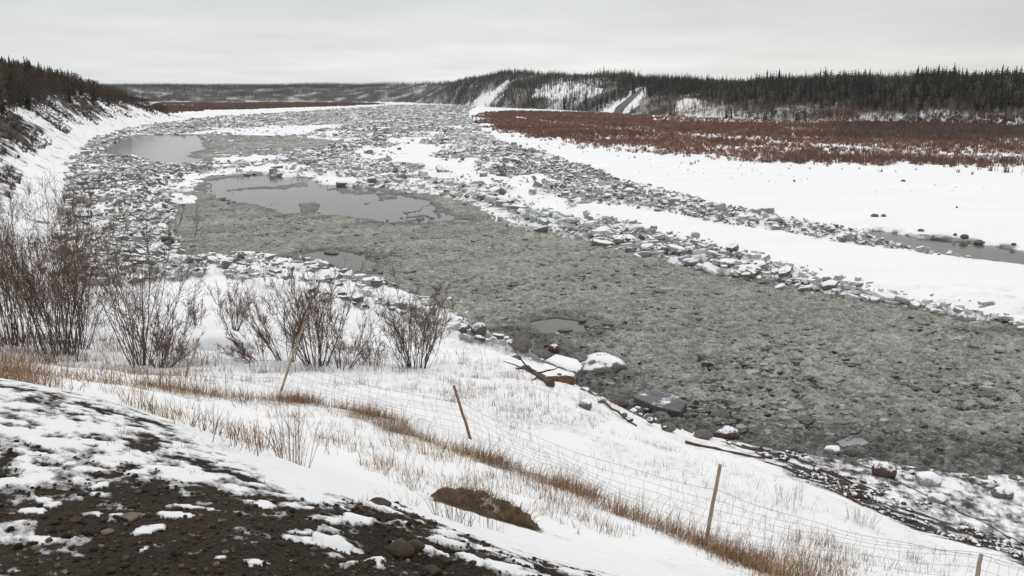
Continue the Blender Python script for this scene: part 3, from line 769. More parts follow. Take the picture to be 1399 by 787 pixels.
# near shore rubble and the beach
p2 = scatter_poly(NEAR_RUB, 3.2, 0)
p2 = p2[rng.random(len(p2)) < .1 + .9*sstep(.40, .62, fbm(p2[:, 0]*.22, p2[:, 1]*.22, 3, 341))]
x = np.r_[x, p2[:, 0]]; y = np.r_[y, p2[:, 1]]; n2 = len(p2)
s2 = np.clip(rng.lognormal(-1.05, .6, n2), .12, 1.05); size = np.r_[size, s2]; t2 = s2*rng.uniform(.3, .6, n2); thick = np.r_[thick, t2]
tilt = np.r_[tilt, np.abs(rng.normal(0, .4, n2))]; zt = np.r_[zt, surf(p2[:, 0], p2[:, 1]) + t2*.25]
tone = np.r_[tone, np.clip(rng.normal(.42, .3, n2), 0, 1)]
nr = np.abs(sd_line(RIDGE, x, y)) < 9
tilt = np.where(nr, np.minimum(tilt, np.interp(y, [45, 75, 110], [.25, .45, .8])), tilt); thick = np.where(nr, np.minimum(thick, np.interp(y, [45, 75, 110], [.28, .42, .7])), thick)
u, v = project(x, y, zt)
vis = size*FPX/y * ((u > -10) & (u < 1410) & (v < 790)) * np.clip(.5 + thick + (tilt > .3)*.4, .5, 1.6)
order = np.argsort(-vis); NB = 300
big_i, rest = order[:NB], order[NB:]
Vv, Ff, own = slabs(x[rest], y[rest], zt[rest], size[rest], thick[rest], tilt[rest])
me = mesh_np('ice_rubble', Vv, [Ff], M_ICE, False, {'tone': ('FLOAT', 'POINT', tone[rest][own])})
tag(link('ice_rubble', me), 'field of small broken grey and white ice pieces covering the river', 'ice rubble', kind='stuff')

def ice_proto(seed, capped):
    rg = np.random.default_rng(seed); k = 9
    ang = np.sort(np.linspace(0, 2*pi, k, endpoint=False) + rg.uniform(-.28, .28, k)); rad = .5*rg.uniform(.7, 1.15, k); asp = rg.uniform(.6, .95)
    px_, py_ = rad*np.cos(ang), rad*np.sin(ang)*asp
    rings = []
    for (zz_, sc_) in ((-.5, .93), (-.38, 1.0), (.1, 1.02), (.42, .97), (.5, .90)):
        rings.append(np.c_[px_*sc_*rg.uniform(.96, 1.04, k), py_*sc_*rg.uniform(.96, 1.04, k), zz_ + rg.normal(0, .05, k)])
    V = np.concatenate(rings + [[[0, 0, .52 + rg.normal(0, .05)]], [[0, 0, -.5]]])
    Q, T = [], []
    for a in range(4):
        for i in range(k): Q.append((a*k+i, a*k+(i+1) % k, (a+1)*k+(i+1) % k, (a+1)*k+i))
    for i in range(k):
        T.append((4*k+i, 4*k+(i+1) % k, 5*k)); T.append(((i+1) % k, i, 5*k+1))
    body = mesh_np('ice_block', V, [np.array(Q), np.array(T)], M_ICE_I)
    cap = None
    if capped:
        r2 = np.c_[px_*.93, py_*.93, np.full(k, .49)]; r3 = np.c_[px_*.86, py_*.86, .64 + rg.normal(0, .05, k)]; r4 = np.c_[px_*.45, py_*.45, .72 + rg.normal(0, .04, k)]
        V = np.concatenate([r2, r3, r4, [[0, 0, .73]]]); Q = []; T = []
        for a in range(2):
            for i in range(k): Q.append((a*k+i, a*k+(i+1) % k, (a+1)*k+(i+1) % k, (a+1)*k+i))
        for i in range(k): T.append((2*k+i, 2*k+(i+1) % k, 3*k))
        cap = mesh_np('snow_cap', V, [np.array(Q), np.array(T)], M_SNOWCAP, True)
    return body, cap
IB = [ice_proto(900+i, True) for i in range(12)]
for n_, i in enumerate(big_i):
    body, cap = IB[n_ % 12]
    capped = tilt[i] < .34 and n_ < 140
    if rid_near := (abs(sd_line(RIDGE, np.array([x[i]]), np.array([y[i]]))[0]) < 9):
        where = 'long pressure ridge beside the smooth snow sheet'; gname = 'in the pressure ridge'
    elif y[i] < 75 and x[i] < 12: where = 'near shore below the willows'; gname = 'along the near shore'
    elif x[i] < -30: where = 'jumbled ice below the left bluff'; gname = 'below the left bluff'
    else: where = 'jumbled ice field in mid river'; gname = 'in mid river'
    form = 'flat snow covered ice slab lying in the ' if capped else ('tilted grey ice slab sticking up from the ' if tilt[i] > .45 else 'bare grey ice block lying in the ')
    o = link('ice_block', body, None, (x[i], y[i], zt[i]))
    o.scale = (size[i], size[i], thick[i]); yw = rng.uniform(0, 6.28)
    o.rotation_euler = (tilt[i]*cos(yw), tilt[i]*sin(yw), rng.uniform(0, 6.28))
    kind_ = 'snow covered slabs ' if capped else ('tilted slabs ' if tilt[i] > .45 else 'bare blocks ')
    tag(o, form + where, 'ice block', kind_ + gname)
    if capped: link('snow_cap', cap, o)

# ------------------------------------------------------------------ blades: grass, stems, far shrubs
def blades(bx, by, bz, hgt, wid, lean, az, col, bend=.5):
    """one tapered bent blade per entry; returns V, quads, tris, per-vertex colours"""
    n = len(bx)
    d = np.stack([np.cos(az), np.sin(az), 0*az], -1)
    wa = rng.uniform(0, pi, n); wv = np.stack([np.cos(wa), np.sin(wa), 0*wa], -1) * (wid*.5)[:, None]
    B = np.stack([bx, by, bz], -1)
    up = np.array([0, 0, 1.0])
    m = B + d*(hgt*np.sin(lean)*.45)[:, None] + up*(hgt*np.cos(lean)*.55)[:, None]
    tp = B + d*(hgt*np.sin(lean)*(1+bend*.3))[:, None] + up*(hgt*np.cos(lean)*(1-bend*.1))[:, None]
    V = np.stack([B-wv, B+wv, m+wv*.75, m-wv*.75, tp], 1).reshape(-1, 3)
    o = np.arange(n)*5
    return V, np.c_[o, o+1, o+2, o+3], np.c_[o+3, o+2, o+4], np.repeat(col, 5, 0)
def blade_mesh(name, parts, m=None):
    Vs, Qs, Ts, Cs, off = [], [], [], [], 0
    for V, Q, T, C in parts:
        Vs.append(V); Qs.append(Q+off); Ts.append(T+off); Cs.append(C); off += len(V)
    return mesh_np(name, np.concatenate(Vs), [np.concatenate(Qs), np.concatenate(Ts)], m or M_PLANT, False, {'col': ('FLOAT_COLOR', 'POINT', rgba(np.concatenate(Cs)))})
def jit(c, n, s=.25):
    return np.clip(np.array(c)[None, :] * rng.lognormal(0, s, (n, 1)) * rng.lognormal(0, s*.3, (n, 3)), 0, 1)

# --- red willow thickets on the right flat
WIL_R = Wp([(640,160),(655,172),(690,183),(740,194),(850,208),(960,217),(1100,224),(1250,232),(1420,242),(1900,275),(1900,190),(1420,172),(1250,170),(1100,166),(900,160),(830,155),(700,151),(655,153)], 1.0)
WIL_L = Wp([(205,158),(260,155),(330,151),(400,148),(480,145),(530,142.5),(480,140),(380,139.6),(215,139.6),(190,150)], 1.5)
def far_shrubs(x, y, hts, nb, col, wpx=.55):
    n = len(x); z = surf(x, y)
    X = np.repeat(x, nb); Y = np.repeat(y, nb); Z = np.repeat(z, nb); Hh = np.repeat(hts, nb)*rng.uniform(.55, 1.1, n*nb)
    sp = np.repeat(hts, nb)*.22
    X = X + rng.normal(0, 1, n*nb)*sp; Y = Y + rng.normal(0, 1, n*nb)*sp
    wid = np.maximum(.03, Y/FPX*wpx)
    return blades(X, Y, Z-.05, Hh, wid, np.abs(rng.normal(0, .3, n*nb)), rng.uniform(0, 6.28, n*nb), np.repeat(col, nb, 0)*rng.uniform(.75, 1.25, (n*nb, 1)))
p = scatter_poly(WIL_R, .95, .75, 900, y0=150)
x, y = p[:, 0], p[:, 1]
u, v = project(x, y, 0*x + 1)
gap = fbm(x*.018, y*.05, 4, 401)
dens = .5 + .5*sstep(.36, .50, gap)
# snowy lanes running along the flat
lane = np.zeros(len(x))
for pl, w_ in (([(700,160),(770,168),(860,178),(1000,190),(1150,203),(1300,212),(1420,218)], 2.2), ([(1070,177),(1200,185),(1300,190),(1420,196)], 2.0), ([(890,164),(1000,166),(1130,171)], 4.0), ([(700,151),(760,151),(830,150)], 1.5)):
    vv = np.interp(u, [a for a, _ in pl], [c for _, c in pl], left=-99, right=-99)
    lane = np.maximum(lane, np.exp(-((v-vv)/w_)**2))
edge = -sdf_poly(WIL_R, x, y)
ok = (rng.random(len(x)) < dens*(1-.78*lane)*sstep(-1, 16, edge + rng.normal(0, 4, len(x)) + (fbm(x*.06, y*.06, 3, 405)-.55)*34*(edge < 22)))
darkp = sstep(1080, 1180, u)*(1 - sstep(190, 196, v + (u-1200)*-.03))
x, y, u, v, edge, darkp = x[ok], y[ok], u[ok], v[ok], edge[ok], darkp[ok]
hts = rng.uniform(.9, 2.0, len(x))*(1+.5*darkp)
hts = hts*.8*(.5 + 1.0*fbm(x*.09, y*.09, 3, 402)); vcol = fbm(x*.03, y*.06, 3, 403)[:, None]
cols = (.65 + .7*vcol)*jit((.185, .110, .078), len(x), .30)*(1-darkp[:, None]) + jit((.11, .078, .064), len(x), .2)*darkp[:, None]
# sparse shrubs in front of the thicket
e2 = scatter_poly(Wp([(690,192),(740,200),(850,214),(960,224),(1100,232),(1250,240),(1420,250),(1900,285),(1900,270),(1420,242),(1250,232),(1100,224),(960,217),(850,208),(740,194)], 1.0), .02, 0)
fx, fy = e2[:, 0], e2[:, 1]
fu, fv = project(fx, fy, 0*fx)
vis = hts/y*((u > 0) & (u < 1399))
ordr = np.argsort(-vis); nfr = min(len(fx), 120)
ind = ordr[:300-nfr]; rst = ordr[300-nfr:]
part = far_shrubs(x[rst], y[rst], hts[rst], 13, cols[rst])
me = blade_mesh('willow_thicket', [part])
tag(link('willow_thicket', me), 'dense low rust-red willow thicket covering the right flat', 'thicket', kind='stuff')
def shrub_proto(h_, nb, col, seed):
    global rng
    keep_ = rng; rng = np.random.default_rng(seed)
    n = nb
    a = rng.uniform(0, 6.28, n)
    pr = blades(rng.normal(0, .16*h_, n), rng.normal(0, .16*h_, n), np.full(n, -.05), h_*rng.uniform(.5, 1.1, n), np.full(n, .07), np.abs(rng.normal(0, .35, n)), a, jit(col, n, .25))
    rng = keep_
    return blade_mesh('red_shrub', [pr])
RS = [shrub_proto(1.0, 22, (.165, .105, .08), 50+i) for i in range(6)]
for q, (sx1, sy1, sh) in enumerate(list(zip(fx[:nfr], fy[:nfr], rng.uniform(.4, 1.0, nfr))) + list(zip(x[ind], y[ind], hts[ind]))):
    o = link('willow_shrub', RS[q % 6], None, (sx1, sy1, float(surf(sx1, sy1)[0])))
    o.scale = (sh,)*3; o.rotation_euler = (0, 0, rng.uniform(0, 6.28))
    if q < nfr: tag(o, 'small reddish willow shrub alone in snow before the thicket', 'shrub', 'scattered shrubs in the snow before the thicket')
    else: tag(o, 'rust-red willow shrub in front rows of the right thicket', 'shrub', 'front rows of the red willow thicket')
p = scatter_poly(WIL_L, .10, .8, 1900, y0=500); x, y = p[:, 0], p[:, 1]
edge = -sdf_poly(WIL_L, x, y); ok = rng.random(len(x)) < sstep(0, 20, edge)*sstep(.3, .45, fbm(x*.01, y*.01, 3, 5))
x, y = x[ok], y[ok]
part = far_shrubs(x, y, rng.uniform(1.6, 3.0, len(x)), 9, jit((.13, .075, .06), len(x), .2), .8)
tag(link('willow_flat', blade_mesh('willow_flat', [part])), 'band of red-brown willows on far left flat beyond the bluff', 'thicket', kind='stuff')

# ------------------------------------------------------------------ trees
def spruce_data(seed, levels=9, per=6, dead=False):
    rg = np.random.default_rng(seed)
    V, T, C = [], [], []
    def tri(a, b_, c_, col):
        o = len(V); V.extend([a, b_, c_]); T.append((o, o+1, o+2)); C.extend([col]*3)
    dark = np.array([.034, .042, .034])
    for l in range(levels):
        f = l/(levels-1); z0 = .12 + .84*f; rad = .17*(1-f)**.85 + .022
        for k in range(per):
            a = 2*pi*(k + rg.uniform(-.4, .4))/per + l*.9; rr = rad*rg.uniform(.55, 1.25); zz_ = z0 + rg.uniform(-.03, .03)
            col = dark*rg.uniform(.6, 1.6)*np.array([1, 1, rg.uniform(.8, 1.1)])
            w_ = rr*.55
            tip = (rr*cos(a), rr*sin(a), zz_ - rr*.35)
            s_ = (w_*.5*-sin(a), w_*.5*cos(a))
            tri((-s_[0]*.7, -s_[1]*.7, zz_ + .035), (s_[0]*.7, s_[1]*.7, zz_ + .035), tip, col)
            mid_ = (tip[0]*.6, tip[1]*.6, zz_ - rr*.1)
            tri((mid_[0]-s_[0]*1.2, mid_[1]-s_[1]*1.2, mid_[2]-.04), (mid_[0]+s_[0]*1.2, mid_[1]+s_[1]*1.2, mid_[2]-.04), (0, 0, zz_ + .05), col*.9)
    a = rg.uniform(0, 6)
    tri((.012, 0, .9), (-.012, 0, .9), (0, 0, 1.03), dark); tri((0, .012, .9), (0, -.012, .9), (0, 0, 1.03), dark)
    return np.array(V, float), np.array(T), np.array(C)
def bare_data(seed, nbr=26):
    rg = np.random.default_rng(seed); V, T, C = [], [], []
    def blade(p, d, ln, w_, col):
        s_ = np.cross(d, rg.normal(0, 1, 3)); s_ = s_/np.linalg.norm(s_)*w_*.5
        o = len(V); V.extend([p-s_, p+s_, p+d*ln]); T.append((o, o+1, o+2)); C.extend([col]*3)
    base = np.array([.085, .068, .055])
    for i in range(nbr):
        f = rg.uniform(.25, .97); a = rg.uniform(0, 6.28); el = rg.uniform(.5, 1.15)
        d = np.array([cos(a)*cos(el), sin(a)*cos(el), sin(el)]); ln = (.30*(1.1-f) + .06)*rg.uniform(.7, 1.3)
        p0 = np.array([0, 0, f]); blade(p0, d, ln, .014, base*rg.uniform(.7, 1.3))
        for j in range(5):
            q = p0 + d*ln*rg.uniform(.3, .95); d2 = d + rg.normal(0, .45, 3) + np.array([0, 0, .3]); d2 /= np.linalg.norm(d2)
            blade(q, d2, ln*.5, .010, base*np.array([1.02, .95, .92])*rg.uniform(.8, 1.3))
    return np.array(V, float), np.array(T), np.array(C)
def trunk_data(w_=.012, top=.96, col=(.07, .06, .052), k=5):
    a = np.linspace(0, 2*pi, k, endpoint=False)
    V = np.concatenate([np.c_[w_*np.cos(a), w_*np.sin(a), 0*a - .02], np.c_[w_*.55*np.cos(a), w_*.55*np.sin(a), 0*a + .5], np.c_[.15*w_*np.cos(a), .15*w_*np.sin(a), 0*a + top]])
    Q = np.array([(r_*k+i, r_*k+(i+1) % k, (r_+1)*k+(i+1) % k, (r_+1)*k+i) for r_ in range(2) for i in range(k)])
    return V, Q, np.tile(np.array(col), (len(V), 1))
SPR = [spruce_data(10+i) for i in range(6)]; SPR_LO = [spruce_data(30+i, 6, 4) for i in range(6)]
BAR = [bare_data(60+i) for i in range(6)]
def tree_mass(name, x, y, z, h_, kinds, cmul, data):
    Vs, Ts, Cs, off = [], [], [], 0
    for k in range(len(data)):
        m = kinds == k
        if not m.any(): continue
        V, T, C = data[k]; n = m.sum()
        a = rng.uniform(0, 6.28, n); c, s = np.cos(a)[:, None], np.sin(a)[:, None]
        wd = (h_[m]*rng.uniform(1.0, 1.7, n))[:, None]
        X = (V[None, :, 0]*c - V[None, :, 1]*s)*wd + x[m][:, None]; Y = (V[None, :, 0]*s + V[None, :, 1]*c)*wd + y[m][:, None]
        Z = V[None, :, 2]*h_[m][:, None] + z[m][:, None]
        Vs.append(np.stack([X, Y, Z], -1).reshape(-1, 3)); Cs.append((C[None]*cmul[m][:, None, :]).reshape(-1, 3))
        Ts.append((T[None] + (np.arange(n)*len(V))[:, None, None]).reshape(-1, 3) + off); off += n*len(V)
    return mesh_np(name, np.concatenate(Vs), [np.concatenate(Ts)], M_TREE, False, {'col': ('FLOAT_COLOR', 'POINT', rgba(np.concatenate(Cs)))})

def visible_px(x, y, z, h_):
    """photo pixels of each tree that show past nearer trees and ground (column horizon buffer)"""
    u, v0 = project(x, y, z); _, v1 = project(x, y, z+h_)
    hor = np.full(1400, 900.0); outv = np.zeros(len(x))
    for i in np.argsort(y):
        if not (4 <= u[i] <= 1395): continue
        w_ = max(1, int(.1*h_[i]*FPX/y[i])); a, b_ = int(u[i])-w_, int(u[i])+w_+1
        seg_ = hor[max(a, 0):b_]
        outv[i] = max(0, min(np.mean(seg_), v0[i]) - v1[i]) * (2*w_)
        hor[max(a, 0):b_] = np.minimum(seg_, v1[i] + .15*(v0[i]-v1[i]))
    return outv
def poly_px(P, u, v):
    return in_poly(np.array(P, float), u + rng.normal(0, 3.5, len(u)), v + rng.normal(0, 1.5, len(u)))

# stand positions: right hill + far hills
def scatter_hill(u0, u1, dens, depth):
    out = []
    us = np.linspace(u0, u1, 60)
    for a, b_ in zip(us[:-1], us[1:]):
        am = (.5*(a+b_) - CX)/FPX
        B, C_ = np.interp(am, HA, HB), np.interp(am, HA, HC)
        y1 = C_ + depth
        area = .5*(y1**2 - B**2)*(b_-a)/FPX
        n = int(area*dens)
        yy = np.sqrt(rng.uniform(B*B, y1*y1, n)); aa = (rng.uniform(a, b_, n) - CX)/FPX
        out.append(np.c_[aa*yy, yy])
    return np.concatenate(out)
p = np.concatenate([scatter_hill(840, 1480, .24, 40), scatter_hill(560, 840, .075, 60)])
x, y = p[:, 0], p[:, 1]; z = surf(x, y); u, v = project(x, y, z)
hb, hc, hz = hill_params(x, y); tt_ = (y-hb)/(hc-hb)
nn = fbm(x*.02, y*.02, 3, 500)
dn = np.ones(len(x))
low = 1 - sstep(.10, .36, tt_ + (nn-.5)*.3)
dn *= 1 - .35*low*(u > 850)
dn *= np.where(poly_px(SCAR, u, v), .02, 1); dn *= np.where(poly_px(CLEAR1, u, v), .5, 1); dn *= np.where(poly_px(CLEAR2, u, v), .3, 1)
dn *= np.where(poly_px(ROADC, u, v), 0, 1)
dn *= sstep(575, 650, u)
ok = rng.random(len(x)) < dn
x, y, z, u, v, tt_, nn, low = (q[ok] for q in (x, y, z, u, v, tt_, nn, low))
isb = rng.random(len(x)) < np.where(u > 850, .10 + .80*low + .25*sstep(.5, .62, nn), .25 + .25*sstep(.5, .6, nn))
hh_ = np.where(isb, rng.uniform(3.2, 5.8, len(x)), np.clip(rng.normal(5.6, 1.5, len(x)), 2.2, 10)) * np.where((low > .5) & (u > 850), .75, 1) * np.where(y > 900, 1.12, 1)
hh_ = hh_*(.7 + .6*sstep(.3, .7, fbm(x*.035, y*.035, 3, 530)))
# far hills across the back
p2 = scatter_hill(150, 640, .030, 60)
x2, y2 = p2[:, 0], p2[:, 1]; z2 = surf(x2, y2); u2, v2 = project(x2, y2, z2)
n2 = fbm(x2*.004, y2*.008, 4, 510); t2 = (y2 - np.interp(x2/y2, HA, HB))/700
ok = rng.random(len(x2)) < np.clip(.22 + sstep(.44, .56, n2 + .35*(t2-.5)), 0, 1)*(1 - sstep(590, 650, u2))
x2, y2, z2 = x2[ok], y2[ok], z2[ok]
tag(link('far_hill_wood', tree_mass('far_hill_wood', x2, y2, z2, rng.uniform(6, 11, len(x2)), rng.integers(0, 6, len(x2)), rng.uniform(.7, 1.5, (len(x2), 1))*np.array([[.95, 1.0, 1.1]]), [spruce_data(130+i, 4, 3) for i in range(6)])),
    'dark snowy wood covering the far hills at the back', 'wood', kind='stuff')

# left bluff hill
xs, ys = rng.uniform(-520, -60, 42000), rng.uniform(120, 560, 42000)
dL = (np.interp(ys, FY, FX) - xs)*.85
zL = surf(xs, ys); uL, vL = project(xs, ys, zL)
ok = (dL > 9 + 9*fbm(xs*.03, ys*.03, 2, 77)) & (dL < 170) & (uL > -60) & (ys < 540 + 30*rng.random(len(xs))) & (rng.random(len(xs)) < .75)
xs, ys, zL, dL, uL, vL = (q[ok] for q in (xs, ys, zL, dL, uL, vL))
nL = fbm(xs*.02, ys*.02, 3, 78)
bL = rng.random(len(xs)) < np.clip(.95 - .6*sstep(16, 34, dL)*(1 - .6*sstep(70, 120, uL)) - .3*(nL > .56) + .3*sstep(120, 170, uL), .15, 1)
hL = np.where(bL, rng.uniform(4, 7.5, len(xs)), np.clip(rng.normal(6.2, 1.5, len(xs)), 2.5, 10)) * np.interp(ys, [150, 300, 450, 560], [1.1, 1.15, 1.0, .7])

allx = np.r_[x, xs]; ally = np.r_[y, ys]; allz = np.r_[z, zL]; allh = np.r_[hh_, hL]; allb = np.r_[isb, bL]
reg = np.r_[np.zeros(len(x), int), np.ones(len(xs), int)]
vp = visible_px(allx, ally, allz, allh)
kk = rng.integers(0, 6, len(allx))
cm = 1.25*rng.lognormal(0, .38, (len(allx), 1))*rng.lognormal(0, .10, (len(allx), 3))
cm = cm*(1 + (fbm(allx*.015, ally*.015, 3, 520)[:, None]-.5)*np.array([[.8, .45, .3]]))
au, av = project(allx, ally, allz)
cm = cm * np.where(allb[:, None] & (reg[:, None] == 1), np.array([[.95, .88, .85]]), 1.0) * np.where(allb[:, None] & (reg[:, None] == 0), np.array([[1.5, 1.52, 1.55]]), 1.0)
def tree_protos(data, tw, tcol, nm):
    res = []
    for V, T, C in data:
        cme = mesh_np(nm + '_crown', V, [T], M_TREE, False, {'col': ('FLOAT_COLOR', 'POINT', rgba(C))})
        Vt, Qt, Ct = trunk_data(tw, .96, tcol)
        tme = mesh_np(nm + '_trunk', Vt, [Qt], M_TREE, True, {'col': ('FLOAT_COLOR', 'POINT', rgba(Ct))})
        res.append((tme, cme))
    return res
SPP = tree_protos(SPR, .014, (.05, .042, .036), 'spruce'); BPP = tree_protos(BAR, .011, (.10, .085, .075), 'bare_tree')
chosen = np.zeros(len(allx), bool)
for isbare, protos in ((False, SPP), (True, BPP)):
    idx = np.where((allb == isbare) & (vp > 0))[0]
    idx = idx[np.argsort(-vp[idx])][:300]
    chosen[idx] = True
    for i in idx:
        crest = av[i] < 128 if reg[i] == 0 else dL[i-len(x)] > 30
        if reg[i] == 1:
            lab = ('bare brown tree', 'dark narrow spruce')[not isbare] + (' standing behind others on the left bluff' if crest else ' along the front edge of the left bluff')
            g_ = ('bare trees', 'spruces')[not isbare] + (' at the back of the left bluff' if crest else ' along the left bluff edge')
        elif au[i] < 850:
            lab = ('bare grey tree', 'dark pointed spruce') [not isbare] + ' on the high hill between scar and road'; g_ = ('bare trees', 'spruces')[not isbare] + ' on the high hill'
        else:
            lab = ('bare grey tree', 'dark pointed spruce')[not isbare] + (' on crest of the right hill' if crest else ' at the foot of right hill forest')
            g_ = ('bare trees', 'spruces')[not isbare] + (' on the right crest' if crest else ' at the right forest foot')
        o = empty('bare_tree' if isbare else 'spruce_tree', (allx[i], ally[i], allz[i]), rng.uniform(0, 6.28))
        wsc = allh[i]*rng.uniform(1.0, 1.6); o.scale = (wsc, wsc, allh[i])
        tag(o, lab, 'tree', g_)
        link('trunk', protos[kk[i]][0], o); link('crown', protos[kk[i]][1], o)
trunkpack = {}
def mass(sel, data, nm, lab, lo=False):
    m = sel & ~chosen
    dd = data
    # trunks go with the crowns of the mass
    full = []
    for V, T, C in dd:
        Vt, Qt, Ct = trunk_data(.012, .9, (.075, .064, .056), 4)
        Tt = np.concatenate([Qt[:, [0, 1, 2]], Qt[:, [0, 2, 3]]])
        full.append((np.concatenate([V, Vt]), np.concatenate([T, Tt+len(V)]), np.concatenate([C, Ct])))
    tag(link(nm, tree_mass(nm, allx[m], ally[m], allz[m], allh[m], kk[m], cm[m], full)), lab, 'forest', kind='stuff')
mass((reg == 0) & ~allb, SPR_LO, 'spruce_forest', 'dark spruce forest covering the right hill')
mass((reg == 0) & allb, BAR, 'bare_wood', 'grey bare trees mixed through the right hill forest')
mass((reg == 1) & ~allb, SPR, 'bluff_spruce_wood', 'dark spruce wood on top of the left bluff')
mass((reg == 1) & allb, BAR, 'bluff_bare_wood', 'brown bare woodland along the left bluff')

# brush on the bluff face
xs, ys = rng.uniform(-330, -40, 60000), rng.uniform(70, 520, 60000)
dL = (np.interp(ys, FY, FX) - xs)*.85; nz = fbm(xs*.035, ys*.035, 3, 600)
ok = (dL > 5) & (dL < 22) & (rng.random(len(xs)) < 1.2*sstep(.38, .6, nz + .02*(dL-9) + .14*(ys < 260)))
xs, ys, dL = xs[ok], ys[ok], dL[ok]
hs_ = rng.uniform(.4, 1.3, len(xs)); cB = jit((.085, .074, .066), len(xs), .3)
ub, vb = project(xs, ys, surf(xs, ys))
vis = hs_/ys*(ub > 2)
od = np.argsort(-vis); ind = od[:120]; rst = od[120:]
tag(link('bluff_brush', blade_mesh('bluff_brush', [far_shrubs(xs[rst], ys[rst], hs_[rst], 12, cB[rst], .5)])), 'dark leafless brush covering the snowy left bluff face', 'brush', kind='stuff')
BS = [shrub_proto(1.0, 26, (.09, .076, .066), 80+i) for i in range(5)]
for q, i in enumerate(ind):
    o = link('bluff_shrub', BS[q % 5], None, (xs[i], ys[i], float(surf(xs[i], ys[i])[0]))); o.scale = (hs_[i],)*3; o.rotation_euler = (0, 0, rng.uniform(0, 6.28))
    tag(o, 'dark leafless shrub on the snowy left bluff face', 'shrub', 'shrubs on the left bluff face')

# road up the hill
def hill_line(pts): return np.array([hit(u, v, 300, 1600, 1400) for u, v in pts])
le = hill_line([(832,155),(841,147),(853,138),(865,128),(875,121)]); re_ = hill_line([(849,155),(856,146),(865,137),(874,128),(881,121)])
tq = np.linspace(0, 4, 40)
Lx = np.array([np.interp(tq, range(5), le[:, i]) for i in range(2)]).T; Rx = np.array([np.interp(tq, range(5), re_[:, i]) for i in range(2)]).T
rows = [Lx + (Rx-Lx)*f for f in np.linspace(0, 1, 6)]
V = np.concatenate([np.c_[q, surf(q[:, 0], q[:, 1]) + .18] for q in rows])
me = mesh_np('road', V, [grid_faces(6, 40)], M_ROAD, True)
tag(link('road', me), kind='structure')

# ------------------------------------------------------------------ foreground plants
def tubes(paths, radii, k=4):
    """paths (n,m,3), radii (n,m)"""
    n, m = paths.shape[:2]
    tg = np.gradient(paths, axis=1); tg /= np.linalg.norm(tg, axis=-1, keepdims=True) + 1e-9
    ref = np.where(np.abs(tg[..., 2:3]) > .9, np.array([1., 0, 0]), np.array([0, 0, 1.]))
    a = np.cross(tg, ref); a /= np.linalg.norm(a, axis=-1, keepdims=True) + 1e-9; b_ = np.cross(tg, a)
    ang = np.linspace(0, 2*pi, k, endpoint=False)
    ring = a[:, :, None]*np.cos(ang)[None, None, :, None] + b_[:, :, None]*np.sin(ang)[None, None, :, None]
    V = (paths[:, :, None] + ring*radii[:, :, None, None]).reshape(-1, 3)
    o = (np.arange(n)*m*k)[:, None, None] + (np.arange(m-1)*k)[None, :, None]
    i = np.arange(k); j = (i+1) % k
    F = np.stack([o+i, o+j, o+k+j, o+k+i], -1).reshape(-1, 4)
    return V, F
def curve_paths(start, d0, ln, m, up=.25, wob=.12, rg=rng):
    n = len(start); P = np.zeros((n, m, 3)); P[:, 0] = start; d = d0/np.linalg.norm(d0, axis=1, keepdims=True)
    st = (ln/(m-1))[:, None]
    for i in range(1, m):
        d = d + rg.normal(0, wob, (n, 3)) + np.array([0, 0, up/(m-1)]); d /= np.linalg.norm(d, axis=1, keepdims=True)
        P[:, i] = P[:, i-1] + d*st
    return P
def merge(parts):
    Vs, Fs, o = [], [], 0
    for V, F in parts: Vs.append(V); Fs.append(F+o); o += len(V)
    return np.concatenate(Vs), np.concatenate(Fs)
def willow(p, h_, spread, nst, seed, label, name='willow_bush', lean=(0, 0), base_r=.3, tw=13, twig_mat=None, rad=.019, up=.5):
    rg = np.random.default_rng(seed)
    a = rg.uniform(0, 6.28, nst); q = np.sqrt(rg.uniform(0, 1, nst))
    st = np.c_[base_r*q*np.cos(a), base_r*q*np.sin(a), np.full(nst, -.12)]
    d0 = np.c_[spread*q*np.cos(a) + lean[0], spread*q*np.sin(a)*.8 + lean[1], np.ones(nst)]
    ln = h_*rg.uniform(.55, 1.08, nst)*np.sqrt(1 + .3*(spread*q)**2)
    S = curve_paths(st, d0, ln, 9, up, .11, rg)
    R = rad*rg.uniform(.5, 1.15, nst)[:, None]*np.linspace(1, .18, 9)[None]
    nb = nst*tw
    si = np.repeat(np.arange(nst), tw); f = rg.uniform(.25, .98, nb)*8; k0 = np.minimum(f.astype(int), 7); fr = f-k0
    pb = S[si, k0]*(1-fr[:, None]) + S[si, k0+1]*fr[:, None]
    tg = S[si, k0+1]-S[si, k0]; tg /= np.linalg.norm(tg, axis=1, keepdims=True)
    db = tg + rg.normal(0, .45, (nb, 3)); lb = h_*rg.uniform(.08, .30, nb)*(1.15-f/10)
    B = curve_paths(pb, db, lb, 5, .35, .09, rg)
    Rb = .0075*rg.uniform(.6, 1.2, nb)[:, None]*np.linspace(1, .4, 5)[None]*1.1
    nt_ = nb*5
    bi = np.repeat(np.arange(nb), 5); kk_ = rg.integers(1, 4, nt_)
    dt = (B[bi, kk_+1]-B[bi, kk_]); dt /= np.linalg.norm(dt, axis=1, keepdims=True) + 1e-9
    T_ = curve_paths(B[bi, kk_], dt + rg.normal(0, .42, (nt_, 3)), h_*rg.uniform(.03, .10, nt_), 3, .15, .08, rg)
    Rt = .0055*np.ones((nt_, 1))*np.array([[1, .8, .5]])
    o = empty(name, p)
    V, F = tubes(S, R, 5); link('stems', mesh_np('stems', V, [F], M_STEM, True), o)
    V, F = merge([tubes(B, Rb, 3), tubes(T_, Rt, 3)]); link('twigs', mesh_np('twigs', V, [F], twig_mat or M_TWIG, True), o)
    return tag(o, label, 'willow')
